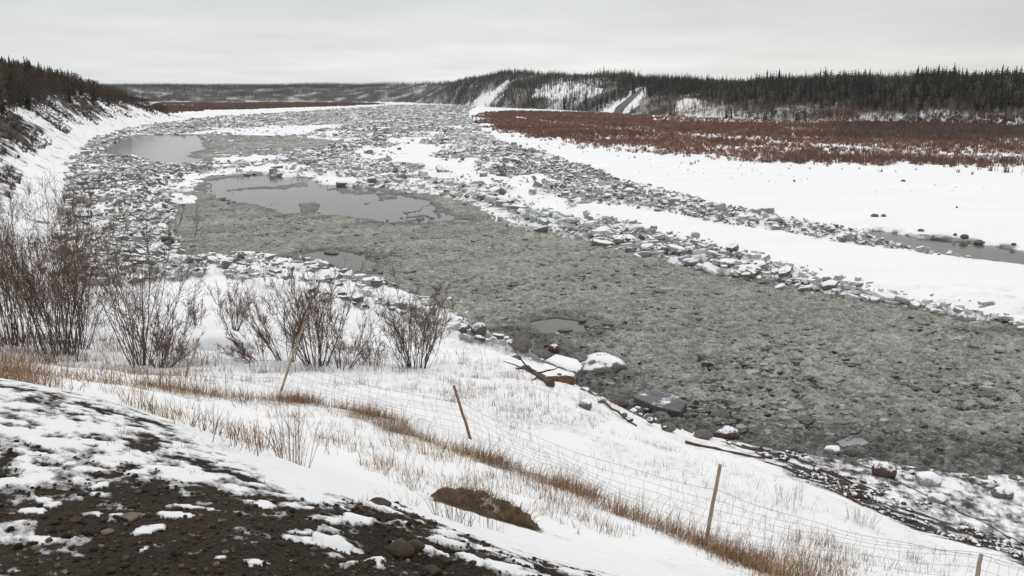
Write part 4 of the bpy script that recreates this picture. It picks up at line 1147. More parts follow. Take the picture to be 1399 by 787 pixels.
def gp(u, v, y=None):
    if y is None:
        p = hit(u, v)
    else:
        q = at_y(u, v, y); p = q
    return (p[0], p[1], float(surf(p[0], p[1])[0]))
for (u, v, y, hpx, spread, nst, lab, kw) in (
    (78, 483, 29, 245, .42, 50, 'tallest dense dark willow clump with many stems at left', dict(base_r=.95)),
    (20, 480, 30, 225, .36, 44, 'dark willow clump at the left edge of the picture', dict(base_r=.7)),
    (100, 476, 30.5, 180, .50, 26, 'loose willow spreading from behind the tallest left clump', dict(base_r=.6)),
    (193, 500, 28, 240, .46, 26, 'tall open willow with V-shaped stems behind a fence post', dict(base_r=.35, rad=.02)),
    (222, 502, 27.5, 95, .75, 30, 'low fan-shaped willow leaning right of the tall open willow', dict(lean=(.45, 0), base_r=.3, rad=.016)),
    (318, 452, 38, 82, .45, 20, 'small upright grey willow beyond the snow drift', dict(base_r=.35, rad=.018)),
    (268, 442, 40, 45, .5, 14, 'short reddish willow behind the snow drift', dict(base_r=.35, rad=.014)),
    (432, 502, 30, 155, .50, 34, 'broad reddish brown willow behind the leaning pale post', dict(base_r=.45, rad=.02)),
    (392, 500, 30.5, 125, .55, 20, 'reddish willow left of the broad one by the pale post', dict(base_r=.35, lean=(-.12, 0))),
    (470, 500, 30, 105, .75, 14, 'straggly willow leaning right beside the broad reddish one', dict(base_r=.3, lean=(.4, 0))),
    (350, 492, 30, 60, .9, 20, 'low sprawling willow leaning left over the snow drift', dict(base_r=.3, lean=(-.9, 0), rad=.016, up=.3)),
    (508, 496, 31, 55, .45, 10, 'small thin willow between two larger willows', dict(base_r=.2, rad=.012)),
    (568, 501, 32.5, 130, .42, 42, 'upright willow clump standing alone nearest the river', dict(base_r=.5)),
    (8, 300, 78, 50, .7, 18, 'brown bush on left bank above the dark clumps', dict(base_r=.8)),
    (40, 330, 66, 45, .7, 14, 'smaller brown bush at foot of the left bluff', dict(base_r=.6)),
):
    p = gp(u, v, y)
    willow(p, hpx*y*1.03/FPX, spread, nst, int(u*7+v), lab, **kw)

# --- grass and weeds (uncounted)
straw, rust, dark = (.36, .245, .135), (.20, .13, .085), (.07, .054, .045)
seglen = np.r_[0, np.cumsum(np.hypot(*np.diff(GBAND, axis=0).T))]
parts = []
n = 34000
s_ = rng.uniform(0, seglen[-1], n); cl = fbm(s_*1.3, s_*0, 3, 700)
off = rng.normal(0, .27, n) + (fbm(s_*.4, s_*0+9, 3, 701)-.5)*1.0
keep_ = rng.random(n) < .22 + .8*sstep(.40, .66, cl + .25*(fbm(s_*.9, off*2.5, 3, 703)-.5))*(1 - .55*(s_ < seglen[6]))
s_, off = s_[keep_], off[keep_]; n = len(s_)
gx_ = np.interp(s_, seglen, GBAND[:, 0]); gy_ = np.interp(s_, seglen, GBAND[:, 1])
tx = np.interp(s_+.1, seglen, GBAND[:, 0])-gx_; ty = np.interp(s_+.1, seglen, GBAND[:, 1])-gy_; tl = np.hypot(tx, ty)+1e-9
gx_, gy_ = gx_ - ty/tl*off, gy_ + tx/tl*off
mixc = rng.random((n, 1))
colr = np.where(mixc < .62, jit(straw, n), np.where(mixc < .92, jit(rust, n), jit(dark, n)))
parts.append(blades(gx_, gy_, surf(gx_, gy_)-.03, rng.lognormal(-1.35, .45, n)*np.exp(-(off/1.0)**2), rng.uniform(.005, .010, n), np.abs(rng.normal(.35, .42, n)), rng.normal(-.6, 1.2, n), colr, .9))
# sparse weeds through the snow
def weeds(P, npl, hr, blades_per, cols_, rad=.07, clump=.0, wid=(.004, .008), lean=.35):
    lo, hi = P.min(0), P.max(0); k_ = npl*6
    x, y = rng.uniform(lo[0], hi[0], k_), rng.uniform(lo[1], hi[1], k_)
    ok = in_poly(P, x, y) & (rng.random(k_) < sstep(.42, .6, fbm(x*.7, y*.7, 3, 777)) + .08)
    x, y = x[ok][:npl], y[ok][:npl]; n = len(x)*blades_per
    X = np.repeat(x, blades_per) + rng.normal(0, rad, n); Y = np.repeat(y, blades_per) + rng.normal(0, rad, n)
    cc = np.array(cols_)[np.repeat(rng.integers(0, len(cols_), len(x)), blades_per)]
    Hh = np.repeat(rng.uniform(hr[0], hr[1], len(x)), blades_per)*rng.uniform(.4, 1.1, n)
    return blades(X, Y, surf(X, Y)-.02, Hh, rng.uniform(wid[0], wid[1], n), np.abs(rng.normal(lean*.6, lean, n)), rng.uniform(0, 6.28, n), cc*rng.lognormal(0, .3, (n, 1)), .6)
A1 = Hl([(70,515),(180,520),(330,545),(420,560),(400,600),(340,620),(250,590),(160,545)])
A2 = Hl([(380,545),(520,575),(650,625),(760,665),(880,720),(820,745),(700,680),(560,670),(450,620)])
A3 = Hl([(600,520),(720,510),(790,530),(850,560),(800,590),(690,590),(600,560)])
A4 = Hl([(420,505),(560,510),(640,470),(720,510),(600,560),(470,540)])
A5 = Hl([(640,600),(760,570),(900,605),(1000,640),(1100,690),(1250,745),(1350,780),(1200,785),(1000,760),(820,680)])
A6 = Hl([(0,505),(250,525),(400,515),(300,490),(100,488),(0,485)])
A7 = Hl([(1000,755),(1100,730),(1250,760),(1300,790),(1050,800)])
A8 = Hl([(20,560),(200,560),(330,650),(420,690),(540,690),(460,720),(200,640)])
U1 = Hl([(0,430),(140,440),(260,470),(420,470),(540,480),(560,508),(420,512),(250,512),(100,500),(0,495)])
U2 = Hl([(250,400),(420,395),(600,420),(680,480),(600,500),(420,470),(300,450)])
parts += [weeds(U1, 900, (.25, .9), 6, (dark, dark, rust), wid=(.010, .018), rad=.25, lean=.6), weeds(U2, 260, (.25, .8), 6, (dark, rust), wid=(.012, .02), rad=.25, lean=.6)]
parts += [weeds(A1, 230, (.10, .36), 5, (rust, dark, straw)), weeds(A2, 430, (.1, .38), 7, (straw, straw, rust, dark)), weeds(A3, 420, (.15, .5), 5, (dark, rust, straw), wid=(.006, .011)),
          weeds(A4, 330, (.15, .5), 4, (dark, rust), wid=(.006, .011)), weeds(A5, 520, (.1, .36), 4, (dark, rust, straw)), weeds(A6, 420, (.2, .5), 5, (dark, rust, straw), wid=(.006, .011)),
          weeds(A7, 320, (.12, .4), 6, (rust, straw, dark)), weeds(A8, 90, (.03, .10), 7, (straw, rust), wid=(.002, .004), rad=.024)]
tag(link('dry_grass', blade_mesh('dry_grass', parts)), 'dry straw and rust coloured grass poking through snow on near bank', 'grass', kind='stuff')

# --- countable clumps
def clump(name, p, h_, rad_, n, col_, label, cat, lean=(.0, .28), side=2.5, wid=(.005, .009)):
    a = rng.uniform(0, 6.28, n); q = np.sqrt(rng.random(n))*rad_
    X, Y = q*np.cos(a), q*np.sin(a)
    hh = h_*rng.uniform(.45, 1.05, n); C = jit(col_, n, .3)
    le_ = np.abs(rng.normal(lean[0], lean[1], n)); az = a + rng.normal(0, .6, n)
    Zb = surf(p[0]+X, p[1]+Y) - p[2] - .03
    P_ = [blades(X, Y, Zb, hh, rng.uniform(*wid, n), le_, az, C, .3)]
    k = int(n*side)
    i = rng.integers(0, n, k); f = rng.uniform(.35, .9, k)
    bx = X[i] + np.cos(az[i])*hh[i]*np.sin(le_[i])*f*.85; by = Y[i] + np.sin(az[i])*hh[i]*np.sin(le_[i])*f*.85; bz = Zb[i] + hh[i]*np.cos(le_[i])*f
    P_.append(blades(bx, by, bz, h_*rng.uniform(.08, .2, k), np.full(k, wid[0]*.9), rng.uniform(.2, .9, k), rng.uniform(0, 6.28, k), C[i], .3))
    o = link(name, blade_mesh(name, P_), None, p)
    return tag(o, label, cat)
clump('dry_shrub', gp(398, 636, 7.3), .72, .17, 46, (.24, .155, .095), 'tallest tan and rust stalk clump on near snowy slope', 'dry shrub', (.1, .25))
clump('dry_shrub', gp(350, 620, 8.2), .38, .30, 90, (.30, .17, .08), 'low straw tuft left of the tallest stalk clump', 'grass tuft', (.5, .3))
clump('dry_shrub', gp(618, 722, 6.0), .32, .16, 60, (.11, .07, .05), 'dark dry clump in front of the brown earth mound', 'dry shrub', (.15, .3), wid=(.003, .005))
clump('dry_shrub', gp(672, 715, 6.6), .26, .12, 20, (.12, .08, .055), 'thin dry stalks before right half of the earth mound', 'dry shrub', (.3, .35), wid=(.003, .005))
clump('dry_shrub', gp(775, 660, 11.5), .5, .5, 120, (.24, .14, .07), 'thick straw tuft where the grass band crosses mid slope', 'grass tuft', (.25, .3))
clump('dry_shrub', gp(590, 630, 12.5), .5, .8, 150, (.30, .20, .11), 'pale bleached grass tuft below the second fence post', 'grass tuft', (.3, .35))
clump('dry_shrub', gp(705, 645, 12.0), .45, .2, 22, (.07, .05, .04), 'dark weed stalks beside grass band behind the mound', 'weed', (.1, .3))
clump('dry_shrub', gp(1075, 702, 17.0), .75, .32, 22, (.06, .045, .04), 'dark branching weed on open snow right of third post', 'weed', (.2, .3), 5)
clump('dry_shrub', gp(1090, 690, 17.8), .8, .12, 6, (.07, .05, .042), 'tall single weed stalk behind the dark branching weed', 'weed', (.1, .15), 6)
clump('dry_shrub', gp(738, 580, 25.0), 1.1, .5, 24, (.07, .05, .042), 'dark weed clump on the snow below the driftwood', 'weed', (.1, .3), 4)
clump('dry_shrub', gp(1030, 775, 9.8), .5, .45, 120, (.28, .16, .08), 'straw tuft at base of the tall pale fence post', 'grass tuft', (.25, .3))
clump('dry_shrub', gp(1110, 785, 10.2), .4, .4, 70, (.13, .075, .055), 'rusty weed patch below sagging wire at lower right', 'weed', (.2, .35))
clump('dry_shrub', gp(1175, 712, 17.0), .5, .3, 60, (.30, .26, .20), 'pale grass tuft on snow above the dark bank edge', 'grass tuft', (.2, .3))
clump('dry_shrub', gp(545, 690, 6.2), .20, .2, 26, (.16, .11, .07), 'short stubble tuft on edge of the torn road shoulder', 'grass tuft', (.4, .4), wid=(.002, .004))
clump('dry_shrub', gp(300, 650, 4.6), .09, .10, 40, (.26, .19, .11), 'flattened straw tuft in thin snow on the road shoulder', 'grass tuft', (.9, .3), wid=(.002, .0035))

# ------------------------------------------------------------------ fence
POSTS = [  # base u, v, y, top u, v, dark
    (183, 505, 27, 181, 440, True), (252, 516, 23.5, 272, 462, False), (384, 537, 19.5, 416, 440, False), (643, 601, 17, 620, 527, True), (965, 742, 12, 984, 635, False), (1334, 792, 10.8, 1341, 757, False)]
fence = None; anchors = []
for k, (u0, v0, y, u1, v1, dk) in enumerate(POSTS):
    b0 = at_y(u0, v0, y); b0[2] = float(surf(b0[0], b0[1])[0])
    t0 = at_y(u1, v1, y + (.12 if k % 2 else -.1))
    anchors.append((b0, t0))
fence = empty('wire_fence', tuple(anchors[3][0])); o0 = np.array(anchors[3][0])
tag(fence, 'leaning wooden posts with sagging square wire mesh down the snowy slope', 'fence')
for k, (b0, t0) in enumerate(anchors):
    ax = t0 - b0; ln = np.linalg.norm(ax); ax /= ln
    rg = np.random.default_rng(40+k); m = 8
    fr = np.linspace(-.18, 1, m); P = b0[None] + ax[None]*(fr*ln)[:, None] + rg.normal(0, .006, (m, 3)) - o0
    P[-1] = b0 + ax*ln - o0
    V, F = tubes(P[None], (np.linspace(.036, .029, m)*(.9 if k == 2 else 1)*np.ones(m))[None], 8)
    top = np.array([[m*8-8+i for i in range(8)]])
    po = link('post', mesh_np('post', V, [F, top], M_POSTD if POSTS[k][5] else M_POST, False), fence)
    lab = {0: 'dark upright post among the willow stems', 1: 'short orange-brown post leaning right', 2: 'tall pale thin post leaning right', 3: 'dark brown post leaning left', 4: 'tall pale post standing nearest', 5: 'post cut off by the lower edge'}[k]
    po['label'] = lab
wp = []; wr = []
rg = np.random.default_rng(5)
anc = anchors + [(at_y(1700, 900, 8.5), at_y(1705, 860, 8.5))]
for k in range(len(anc)-1):
    (b0, t0), (b1, t1) = anc[k], anc[k+1]
    hA, hB = np.linalg.norm(t0-b0), np.linalg.norm(t1-b1)
    m = 25; f = np.linspace(0, 1, m)
    hs2 = [.06, .22, .38, .55, .73, .92]
    grid_ = []
    sagk = (.10, .12, .16, .22, .16, .1)[k]; wobx = rg.normal(0, .03, (len(hs2), m))
    gl = b0[None]*(1-f[:, None]) + b1[None]*f[:, None]
    gzl = surf(gl[:, 0], gl[:, 1])
    for j, hf in enumerate(hs2):
        ha, hb_ = hf*1.0, hf*1.0
        pa, pb_ = b0 + (t0-b0)/hA*min(ha, hA*.97), b1 + (t1-b1)/hB*min(hb_, hB*.97)
        pt = pa[None]*(1-f[:, None]) + pb_[None]*f[:, None]
        pt[:, 2] -= sagk*4*f*(1-f)*(.4+.6*hf) + .015*np.sin(f*17+j)
        pt[:, 2] = np.maximum(pt[:, 2], gzl + .03 + .08*j)
        grid_.append(pt)
    grid_ = np.array(grid_)
    for j in range(len(hs2)): wp.append(grid_[j]); wr.append(np.full(m, .0026 if j < 5 else .0036))
    for i in range(1, m-1):
        col_ = grid_[:, i] + rg.normal(0, .018, (len(hs2), 3)) + np.array([rg.normal(0, .03), 0, 0])
        q = np.linspace(0, len(hs2)-1, m)
        pv = np.array([np.interp(q, range(len(hs2)), col_[:, a]) for a in range(3)]).T
        pv[:, 0] += .012*np.sin(q*3 + i)
        wp.append(pv); wr.append(np.full(m, .0022))
V, F = tubes(np.array(wp) - o0, np.array(wr), 3)
link('wire_mesh', mesh_np('wire_mesh', V, [F], M_WIRE, True), fence)

# ------------------------------------------------------------------ boulders, driftwood, mound, stones
def rock_data(seed, sub=3, squash=(1, 1, .7), rough=.22, cuts=9):
    import bmesh
    bm = bmesh.new(); bmesh.ops.create_icosphere(bm, subdivisions=sub, radius=.5)
    V = np.array([v.co[:] for v in bm.verts]); F = np.array([[v.index for v in f.verts] for f in bm.faces]); bm.free()
    rg = np.random.default_rng(seed)
    for _ in range(cuts):                                   # planar cuts give broken facets
        nrm = rg.normal(0, 1, 3); nrm /= np.linalg.norm(nrm); dd = V @ nrm; lim = rg.uniform(.34, .47)
        V = V - np.clip(dd-lim, 0, None)[:, None]*nrm*.85
    V *= 1 + rough*(fbm(V[:, 0]*3+seed, V[:, 1]*3+V[:, 2]*2.3, 3, seed)-.5)[:, None]
    return V*np.array(squash), F
def boulder(name, u, v, wpx, hpx, m, label, cat='boulder', cap=True, seed=1, y=None, rz=None, sink=.25, sq=.8):
    if cap: m = {M_STONE: M_STONE_S, M_STONER: M_STONER_S, M_STONEP: M_STONEP_S}[m]
    p = hit(u, v) if y is None else np.array(gp(u, v, y))
    if p[2] < -.05: q0 = at_z(u, v, 0.0); p = np.array([q0[0], q0[1], 0.0])
    s = pxm(p)
    w_, h_ = wpx*s, hpx*s
    V, F = rock_data(seed, 3, (1, sq, 1.0))
    V[:, 2] *= h_/w_*1.25
    zg = max(float(surf(p[0], p[1])[0]), .0)
    o = link(name, mesh_np(name, V*w_, [F], m, True), None, (p[0], p[1], zg + h_*(.5-sink)))
    tag(o, label, cat)
    if False:
        nz_ = V[:, 2] > np.quantile(V[:, 2], .70)
        jn = fbm(V[:, 0]*5+seed, V[:, 1]*5, 3, seed+3)
        sel = V[:, 2] + (jn-.5)*.35*V[:, 2].max() > V[:, 2].max()*.52
        Fc = F[sel[F].all(1)]
        if len(Fc):
            us_ = np.unique(Fc); rm = np.full(len(V), -1); rm[us_] = np.arange(len(us_))
            Vc = V[us_]*w_*1.02; Vc[:, 2] += .035*w_*1.0
            link('snow_cap', mesh_np('snow_cap', Vc, [rm[Fc]], M_SNOWCAP, True), o)
    return o
BL = [(960,596,26,15,M_STONE,'round grey bare boulder lying left of the dark red one on shore',False),
      (993,597,36,17,M_STONER,'dark reddish boulder dusted with snow on the near shoreline',True),
      (984,570,26,12,M_STONE,'grey boulder half sunk in the slush off the shoreline',False),
      (1048,606,13,7,M_STONE,'small grey boulder at the upper end of the dark shore crack',False),
      (1137,619,22,15,M_STONEP,'white capped round boulder beside the flat grey slab',True),
      (1161,623,18,15,M_STONE,'dark grey boulder standing against the flat grey slab',False),
      (1209,649,36,20,M_STONER,'dark rugged boulder with snow on frosted beach beside the crack',True),
      (1241,655,15,9,M_STONEP,'small pale stone between the dark rugged and square boulders',True),
      (1266,661,36,20,M_STONEP,'square pale snow topped boulder on the frosted beach',True),
      (1279,686,26,14,M_STONEP,'snowy boulder touching the dark shore crack',True),
      (1369,679,28,18,M_STONE,'lone grey boulder with snow top near right edge of beach',True),
      (848,555,24,11,M_STONER,'small dark stone left of the long dark ice slab',False),
      (712,488,26,22,M_STONE,'dark rough ice boulder above the cracked snowy ledge',False),
      (738,490,34,14,M_STONE,'grey flat block between dark boulder and cracked ledge',False),
      (757,480,16,12,M_STONER,'dark lump at top corner of the cracked ledge',True),
      (654,462,22,18,M_STONE,'tilted grey block at the edge of shore rubble',True),
      (1320,438,26,16,M_STONEP,'large brown grey ice lump near the end of the ridge',True),
      (945,585,12,5,M_STONEP,'small pale stone near the shoreline boulders',False)]
for i, (u, v, w_, h_, m, lab, cap) in enumerate(BL):
    boulder('boulder', u, v, w_, h_, m, lab, 'ice lump' if 'ice lump' in lab else 'boulder', cap, 20+i)

for i, (u, v, w_, h_, lab) in enumerate(((1195,296,11,5,'larger of two dark lumps alone on the right snow flat'), (1207,296,7,4,'smaller of two dark lumps alone on the right snow flat'), (1258,316,9,4,'small dark lump on snow just above the side channel'),
      (1318,325,12,6,'dark lump on the upper edge of the side channel'), (1338,333,15,6,'broad dark frozen earth lump at the side channel edge'), (1305,322,6,4,'tiny dark lump left of the channel edge lumps'), (1385,335,7,4,'small dark lump on snow right of the broad channel lump'),
      (1085,248,4,3,'tiny dark stone on snow below the thicket'), (1234,248,7,3,'dark stone on snow below right half of the thicket'), (1307,284,3,3,'tiny dark speck of stone midway on the right flat'))):
    boulder('frozen_lump', u, v, w_, h_, M_STONE, lab, 'earth lump', False, 60+i)
q = scatter_poly(Wp([(700,200),(850,216),(1100,234),(1420,252),(1900,300),(1900,330),(1420,285),(1150,255),(900,235),(740,212)], 1.0), .10, 0)
q = q[rng.random(len(q)) < sstep(.45, .65, fbm(q[:, 0]*.05, q[:, 1]*.09, 3, 404))]
tag(link('stubble', blade_mesh('stubble', [far_shrubs(q[:, 0], q[:, 1], rng.uniform(.12, .45, len(q)), 5, jit((.15, .11, .085), len(q), .3), .3)])), 'sparse short plant stubble poking from the right snow flat', 'stubble', kind='stuff')
SR = [mesh_np('shore_stone', rock_data(300+i, 3, (1, .8, .62), .3)[0], [rock_data(300+i, 3, (1, .8, .62), .3)[1]], (M_STONE_S, M_STONE, M_STONER_S, M_STONEP_S, M_STONE)[i], True) for i in range(5)]
shl = np.array([(612,415),(640,436),(662,456),(690,474),(715,486),(742,493),(800,535),(842,556),(880,572),(930,590),(1010,604)], float)
for k in range(95):
    f = rng.uniform(0, len(shl)-1) if k < 70 else rng.uniform(0, 4.5); i = int(f); uv = shl[i]*(1-f+i) + shl[min(i+1, len(shl)-1)]*(f-i) + rng.normal(0, 1, 2)*np.array([9, 5.0])
    p = hit(*uv)
    if p[2] < -.05: q0 = at_z(uv[0], uv[1], 0.0); p = np.array([q0[0], q0[1], 0.0])
    sc_ = float(np.clip(rng.lognormal(-1.1, .5), .13, .95))
    o = link('shore_stone', SR[k % 5], None, (p[0], p[1], p[2] + sc_*.12)); o.scale = (sc_,)*3; o.rotation_euler = (rng.normal(0, .2), rng.normal(0, .2), rng.uniform(0, 6.28))
    tag(o, 'small frosted stone strewn along the broken near shore', 'stone', 'small stones along the near shore')
q_ = rng.uniform(0, 1, 4200); i_ = q_*(len(TOE)-3) + 2; tx_ = np.interp(i_, range(len(TOE)), TOE[:, 0]); ty_ = np.interp(i_, range(len(TOE)), TOE[:, 1])
o_ = rng.normal(.9, 1.0, 4200); X_ = tx_ + o_*.5 + rng.normal(0, .3, 4200); Y_ = ty_ + o_*.85
k_ = ((snow_at(X_, Y_) < .60) | (rng.random(4200) < .12)) & (rng.random(4200) < .04 + .55*sstep(.46, .62, fbm((X_*.87-Y_*.5)*.6, (X_*.5+Y_*.87)*2.5, 3, 88))); X_, Y_ = X_[k_], Y_[k_]; n_ = len(X_); sz_ = np.clip(rng.lognormal(-2.1, .65, n_), .05, .5)
V0, F0 = rock_data(6, 1, (1, .8, .6), .3)
a_ = rng.uniform(0, 6.28, n_); c_, s__ = np.cos(a_)[:, None], np.sin(a_)[:, None]
XX = (V0[None, :, 0]*c_ - V0[None, :, 1]*s__)*sz_[:, None] + X_[:, None]; YY = (V0[None, :, 0]*s__ + V0[None, :, 1]*c_)*sz_[:, None] + Y_[:, None]; ZZ = V0[None, :, 2]*sz_[:, None] + (surf(X_, Y_) + sz_*.05)[:, None]
tag(link('shore_clods', mesh_np('shore_clods', np.stack([XX, YY, ZZ], -1).reshape(-1, 3), [(F0[None] + (np.arange(n_)*len(V0))[:, None, None]).reshape(-1, 3)], M_CLOD_S, True)), 'dark snow dusted clods strewn along the broken bank toe', 'clods', kind='stuff')
def plate(name, pts, z0, z1, m, label, cat, tiltf=None, capm=None):
    """thick irregular slab from an outline at its own level"""
    P = np.array(pts); c = P.mean(0); n = len(P)
    zt_ = np.array([tiltf(*q) if tiltf else 0.0 for q in P])
    Pl = P - c
    V = np.concatenate([np.c_[Pl*1.02, zt_*0+z0], np.c_[Pl, z1+zt_-.04], np.c_[Pl*.95, z1+zt_], [[0, 0, z1+zt_.mean()+.02]]])
    Q = np.array([(a*n+i, a*n+(i+1) % n, (a+1)*n+(i+1) % n, (a+1)*n+i) for a in range(2) for i in range(n)]); T = np.array([(2*n+i, 2*n+(i+1) % n, 3*n) for i in range(n)])
    if np.sum(P[:, 0]*np.roll(P[:, 1], -1) - np.roll(P[:, 0], -1)*P[:, 1]) < 0: Q = Q[:, ::-1]; T = T[:, ::-1]
    o = link(name, mesh_np(name, V, [Q, T], m, False), None, (c[0], c[1], 0)); tag(o, label, cat)
    if capm is not None:
        V2 = np.concatenate([np.c_[Pl*.94, z1+zt_+.003], np.c_[Pl*.86, z1+zt_+.07], [[0, 0, z1+zt_.mean()+.10]]])
        Q2 = np.array([(i, (i+1) % n, n+(i+1) % n, n+i) for i in range(n)]); T2 = np.array([(n+i, n+(i+1) % n, 2*n) for i in range(n)])
        if Q.shape and np.sum(P[:, 0]*np.roll(P[:, 1], -1) - np.roll(P[:, 0], -1)*P[:, 1]) < 0: Q2 = Q2[:, ::-1]; T2 = T2[:, ::-1]
        link('snow_cap', mesh_np('snow_cap', V2, [Q2, T2], capm, True), o)
    return o
M_DKICE = snowy('dark_wet_ice', (.03, .036, .034), (.10, .11, .105), -.12, .35, 1.1)
M_GRICE = plain('smooth_grey_ice', (.14, .16, .155), (.22, .24, .235), 3, .3, .15)
plate('ice_slab', Wp([(866,544),(880,535),(905,538),(928,546),(938,554),(930,562),(898,555)], .35), -.1, .40, M_DKICE, 'long dark ice slab with snow on top stranded off the shore', 'ice slab', lambda a, b_: .10*sin(a*2.1+b_))
plate('ice_slab', Wp([(1142,604),(1160,598),(1180,600),(1188,606),(1170,612),(1150,611)], .12), -.05, .15, M_GRICE, 'flat smooth grey ice slab in the slush behind two boulders', 'ice slab')
e1, e2_ = at_z(742, 492, .5), at_z(800, 508, .5)
plate('ice_ledge', Wp([(744,492),(758,484),(790,492),(797,500),(788,508),(775,505),(757,498)], .55), -.1, .55, M_ICE_I, 'upper half of the cracked snowy ice ledge', 'ice ledge', None, M_SNOWCAP)
plate('ice_ledge', Wp([(738,506),(742,495),(756,500),(774,507),(786,510),(778,516),(760,522),(748,524)], .65), -.1, .62, M_ICE_I, 'lower half of the cracked snowy ledge above brown soil', 'ice ledge', None, M_SNOWCAP)
# frosted mound right of ledge
p = hit(822, 530); s = pxm(p)
V, F = rock_data(77, 4, (1, .85, .5), .75, 0); w_ = 66*s
o = link('ice_mound', mesh_np('ice_mound', V*w_, [F], snowy('frosted_ice', (.10, .10, .095), (.30, .30, .285), .30, .8, 3.2), True), None, (p[0], p[1]+.4, max(float(surf(p[0], p[1])[0]), 0) + .12)); tag(o, 'frosty rounded mound of ice right of the cracked ledge', 'ice mound')
# soil undercut by the ledge
p = hit(762, 524); s = pxm(p); V, F = rock_data(78, 4, (1, .5, .5), .4)
o = link('soil_bank', mesh_np('soil_bank', V*52*s, [F], plain('rusty_soil', (.07, .035, .02), (.20, .11, .06), 9, .95, .9), True), None, (p[0], p[1], float(surf(p[0], p[1])[0]) - .1)); tag(o, 'bare rust-brown soil lump exposed under the cracked ledge', 'soil')
# driftwood
def logm(name, pa, pb_, r0, r1, m, label, cat, seed, branches=0, lift=.06):
    rg = np.random.default_rng(seed); n = 9; f = np.linspace(0, 1, n)
    pa, pb_ = np.array(pa, float), np.array(pb_, float)
    pa[2] += lift; pb_[2] += lift
    P = pa[None]*(1-f[:, None]) + pb_[None]*f[:, None] + rg.normal(0, .04, (n, 3))*np.linalg.norm(pb_-pa)*.15
    L0 = [tubes((P-pa)[None], np.linspace(r0, r1, n)[None]*rg.uniform(.85, 1.15, n)[None], 7)]
    o = empty(name, tuple(pa)); tag(o, label, cat)
    V, F = L0[0]; link('trunk', mesh_np('trunk', V, [F, np.array([[6, 5, 4, 3, 2, 1, 0]]), np.array([[(n-1)*7+i for i in range(7)]])], m, False), o)
    for k in range(branches):
        i = rg.integers(1, n-1); d = rg.normal(0, 1, 3) + np.array([0, 0, .6]); d /= np.linalg.norm(d)
        B = curve_paths((P[i]-pa)[None], d[None], np.array([np.linalg.norm(pb_-pa)*.3]), 5, .1, .15, rg)
        V, F = tubes(B, np.linspace(r1*.6, r1*.2, 5)[None], 5); link('branch', mesh_np('branch', V, [F], m, False), o)
    return o
logm('driftwood_log', gp(752, 528), gp(718, 505), .20, .09, M_LOG, 'dark twisted driftwood stump beside the cracked ledge', 'driftwood', 1, 4, .1)
logm('driftwood_log', gp(722, 508), gp(704, 505), .06, .03, M_LOG, 'thin driftwood stick lying left of the driftwood stump', 'driftwood', 2, 2, .05)
logm('driftwood_log', gp(935, 602), gp(1045, 628), .065, .035, M_LOG, 'long low driftwood pole half buried at the bank toe', 'driftwood', 3, 1, .03)
logm('driftwood_log', gp(805, 540), gp(868, 580), .05, .03, M_LOG, 'slim dark driftwood pole along shore left of the boulders', 'driftwood', 4, 0, .03)
for k, (a, b_) in enumerate((((1015,606),(1085,640)),((1040,612),(1105,655)),((1030,604),(1075,618)),((1110,640),(1200,672)),((1120,650),(1180,690)))):
    logm('driftwood_stick', gp(*a), gp(*b_), .05, .025, M_LOG, ('dark stick in snow at upper end of the shore streaks', 'long dark stick across the middle of shore streaks', 'short dark stick next to the small shore boulder', 'thin dark stick between bank toe and shore crack', 'dark stick buried near the broken bank edge')[k], 'driftwood', 10+k, 0, .03)
# crack along the shore ice
cl = [(1102,603),(1130,612),(1160,628),(1200,646),(1240,665),(1280,686),(1330,708),(1399,742),(1440,760)]
cw = np.array([hit(*q)[:2] for q in cl])
q_ = np.linspace(0, len(cl)-1, 90); ccx = np.interp(q_, range(len(cl)), cw[:, 0]) + .12*(fbm(q_*1.7, q_*0, 3, 3)-.5); ccy = np.interp(q_, range(len(cl)), cw[:, 1]) + .35*(fbm(q_*1.7, q_*0+5, 3, 4)-.5)
hw = .05 + .07*fbm(q_*2, q_*0+1, 3, 9)
V = np.concatenate([np.c_[ccx, ccy-hw*1.1, surf(ccx, ccy-hw)+.012], np.c_[ccx, ccy+hw*1.1, surf(ccx, ccy+hw)+.012]])
tag(link('shore_crack', mesh_np('shore_crack', V, [grid_faces(2, 90)], M_DARK, True)), kind='structure')

# earth mound on the slope
p = np.array(gp(662, 690, 8.5)); s = pxm(p)
V, F = rock_data(91, 5, (1, .42, .36), .35); V = V*150*s
V += (fbm(V[:, 0]*14, V[:, 1]*14+V[:, 2]*9, 3, 9)-.5)[:, None]*np.array([.02, .02, .07])
mo = link('earth_mound', mesh_np('earth_mound', V, [F], M_MOUND, True), None, (p[0], p[1], p[2]-.02)); mo.rotation_euler = (radians(-6), radians(14), radians(-10))
tag(mo, 'brown grassy earth mound on the near snowy slope', 'earth mound')
q_ = rng.normal(0, 1, (1300, 2))*np.array([.34, .15]); q_ = q_[(np.abs(q_[:, 0]) < .62) & (np.abs(q_[:, 1]) < .25)]
Vm = V; zi = np.array([Vm[np.argmin((Vm[:, 0]-a_)**2 + (Vm[:, 1]-b_)**2 - .02*Vm[:, 2]), 2] for a_, b_ in q_])
link('matted_grass', blade_mesh('matted_grass', [blades(q_[:, 0], q_[:, 1], zi-.01, rng.uniform(.06, .20, len(q_)), rng.uniform(.004, .007, len(q_)), np.abs(rng.normal(.8, .4, len(q_))), rng.normal(-1.2, .8, len(q_)), jit((.22, .15, .085), len(q_), .35), .8)]), mo)
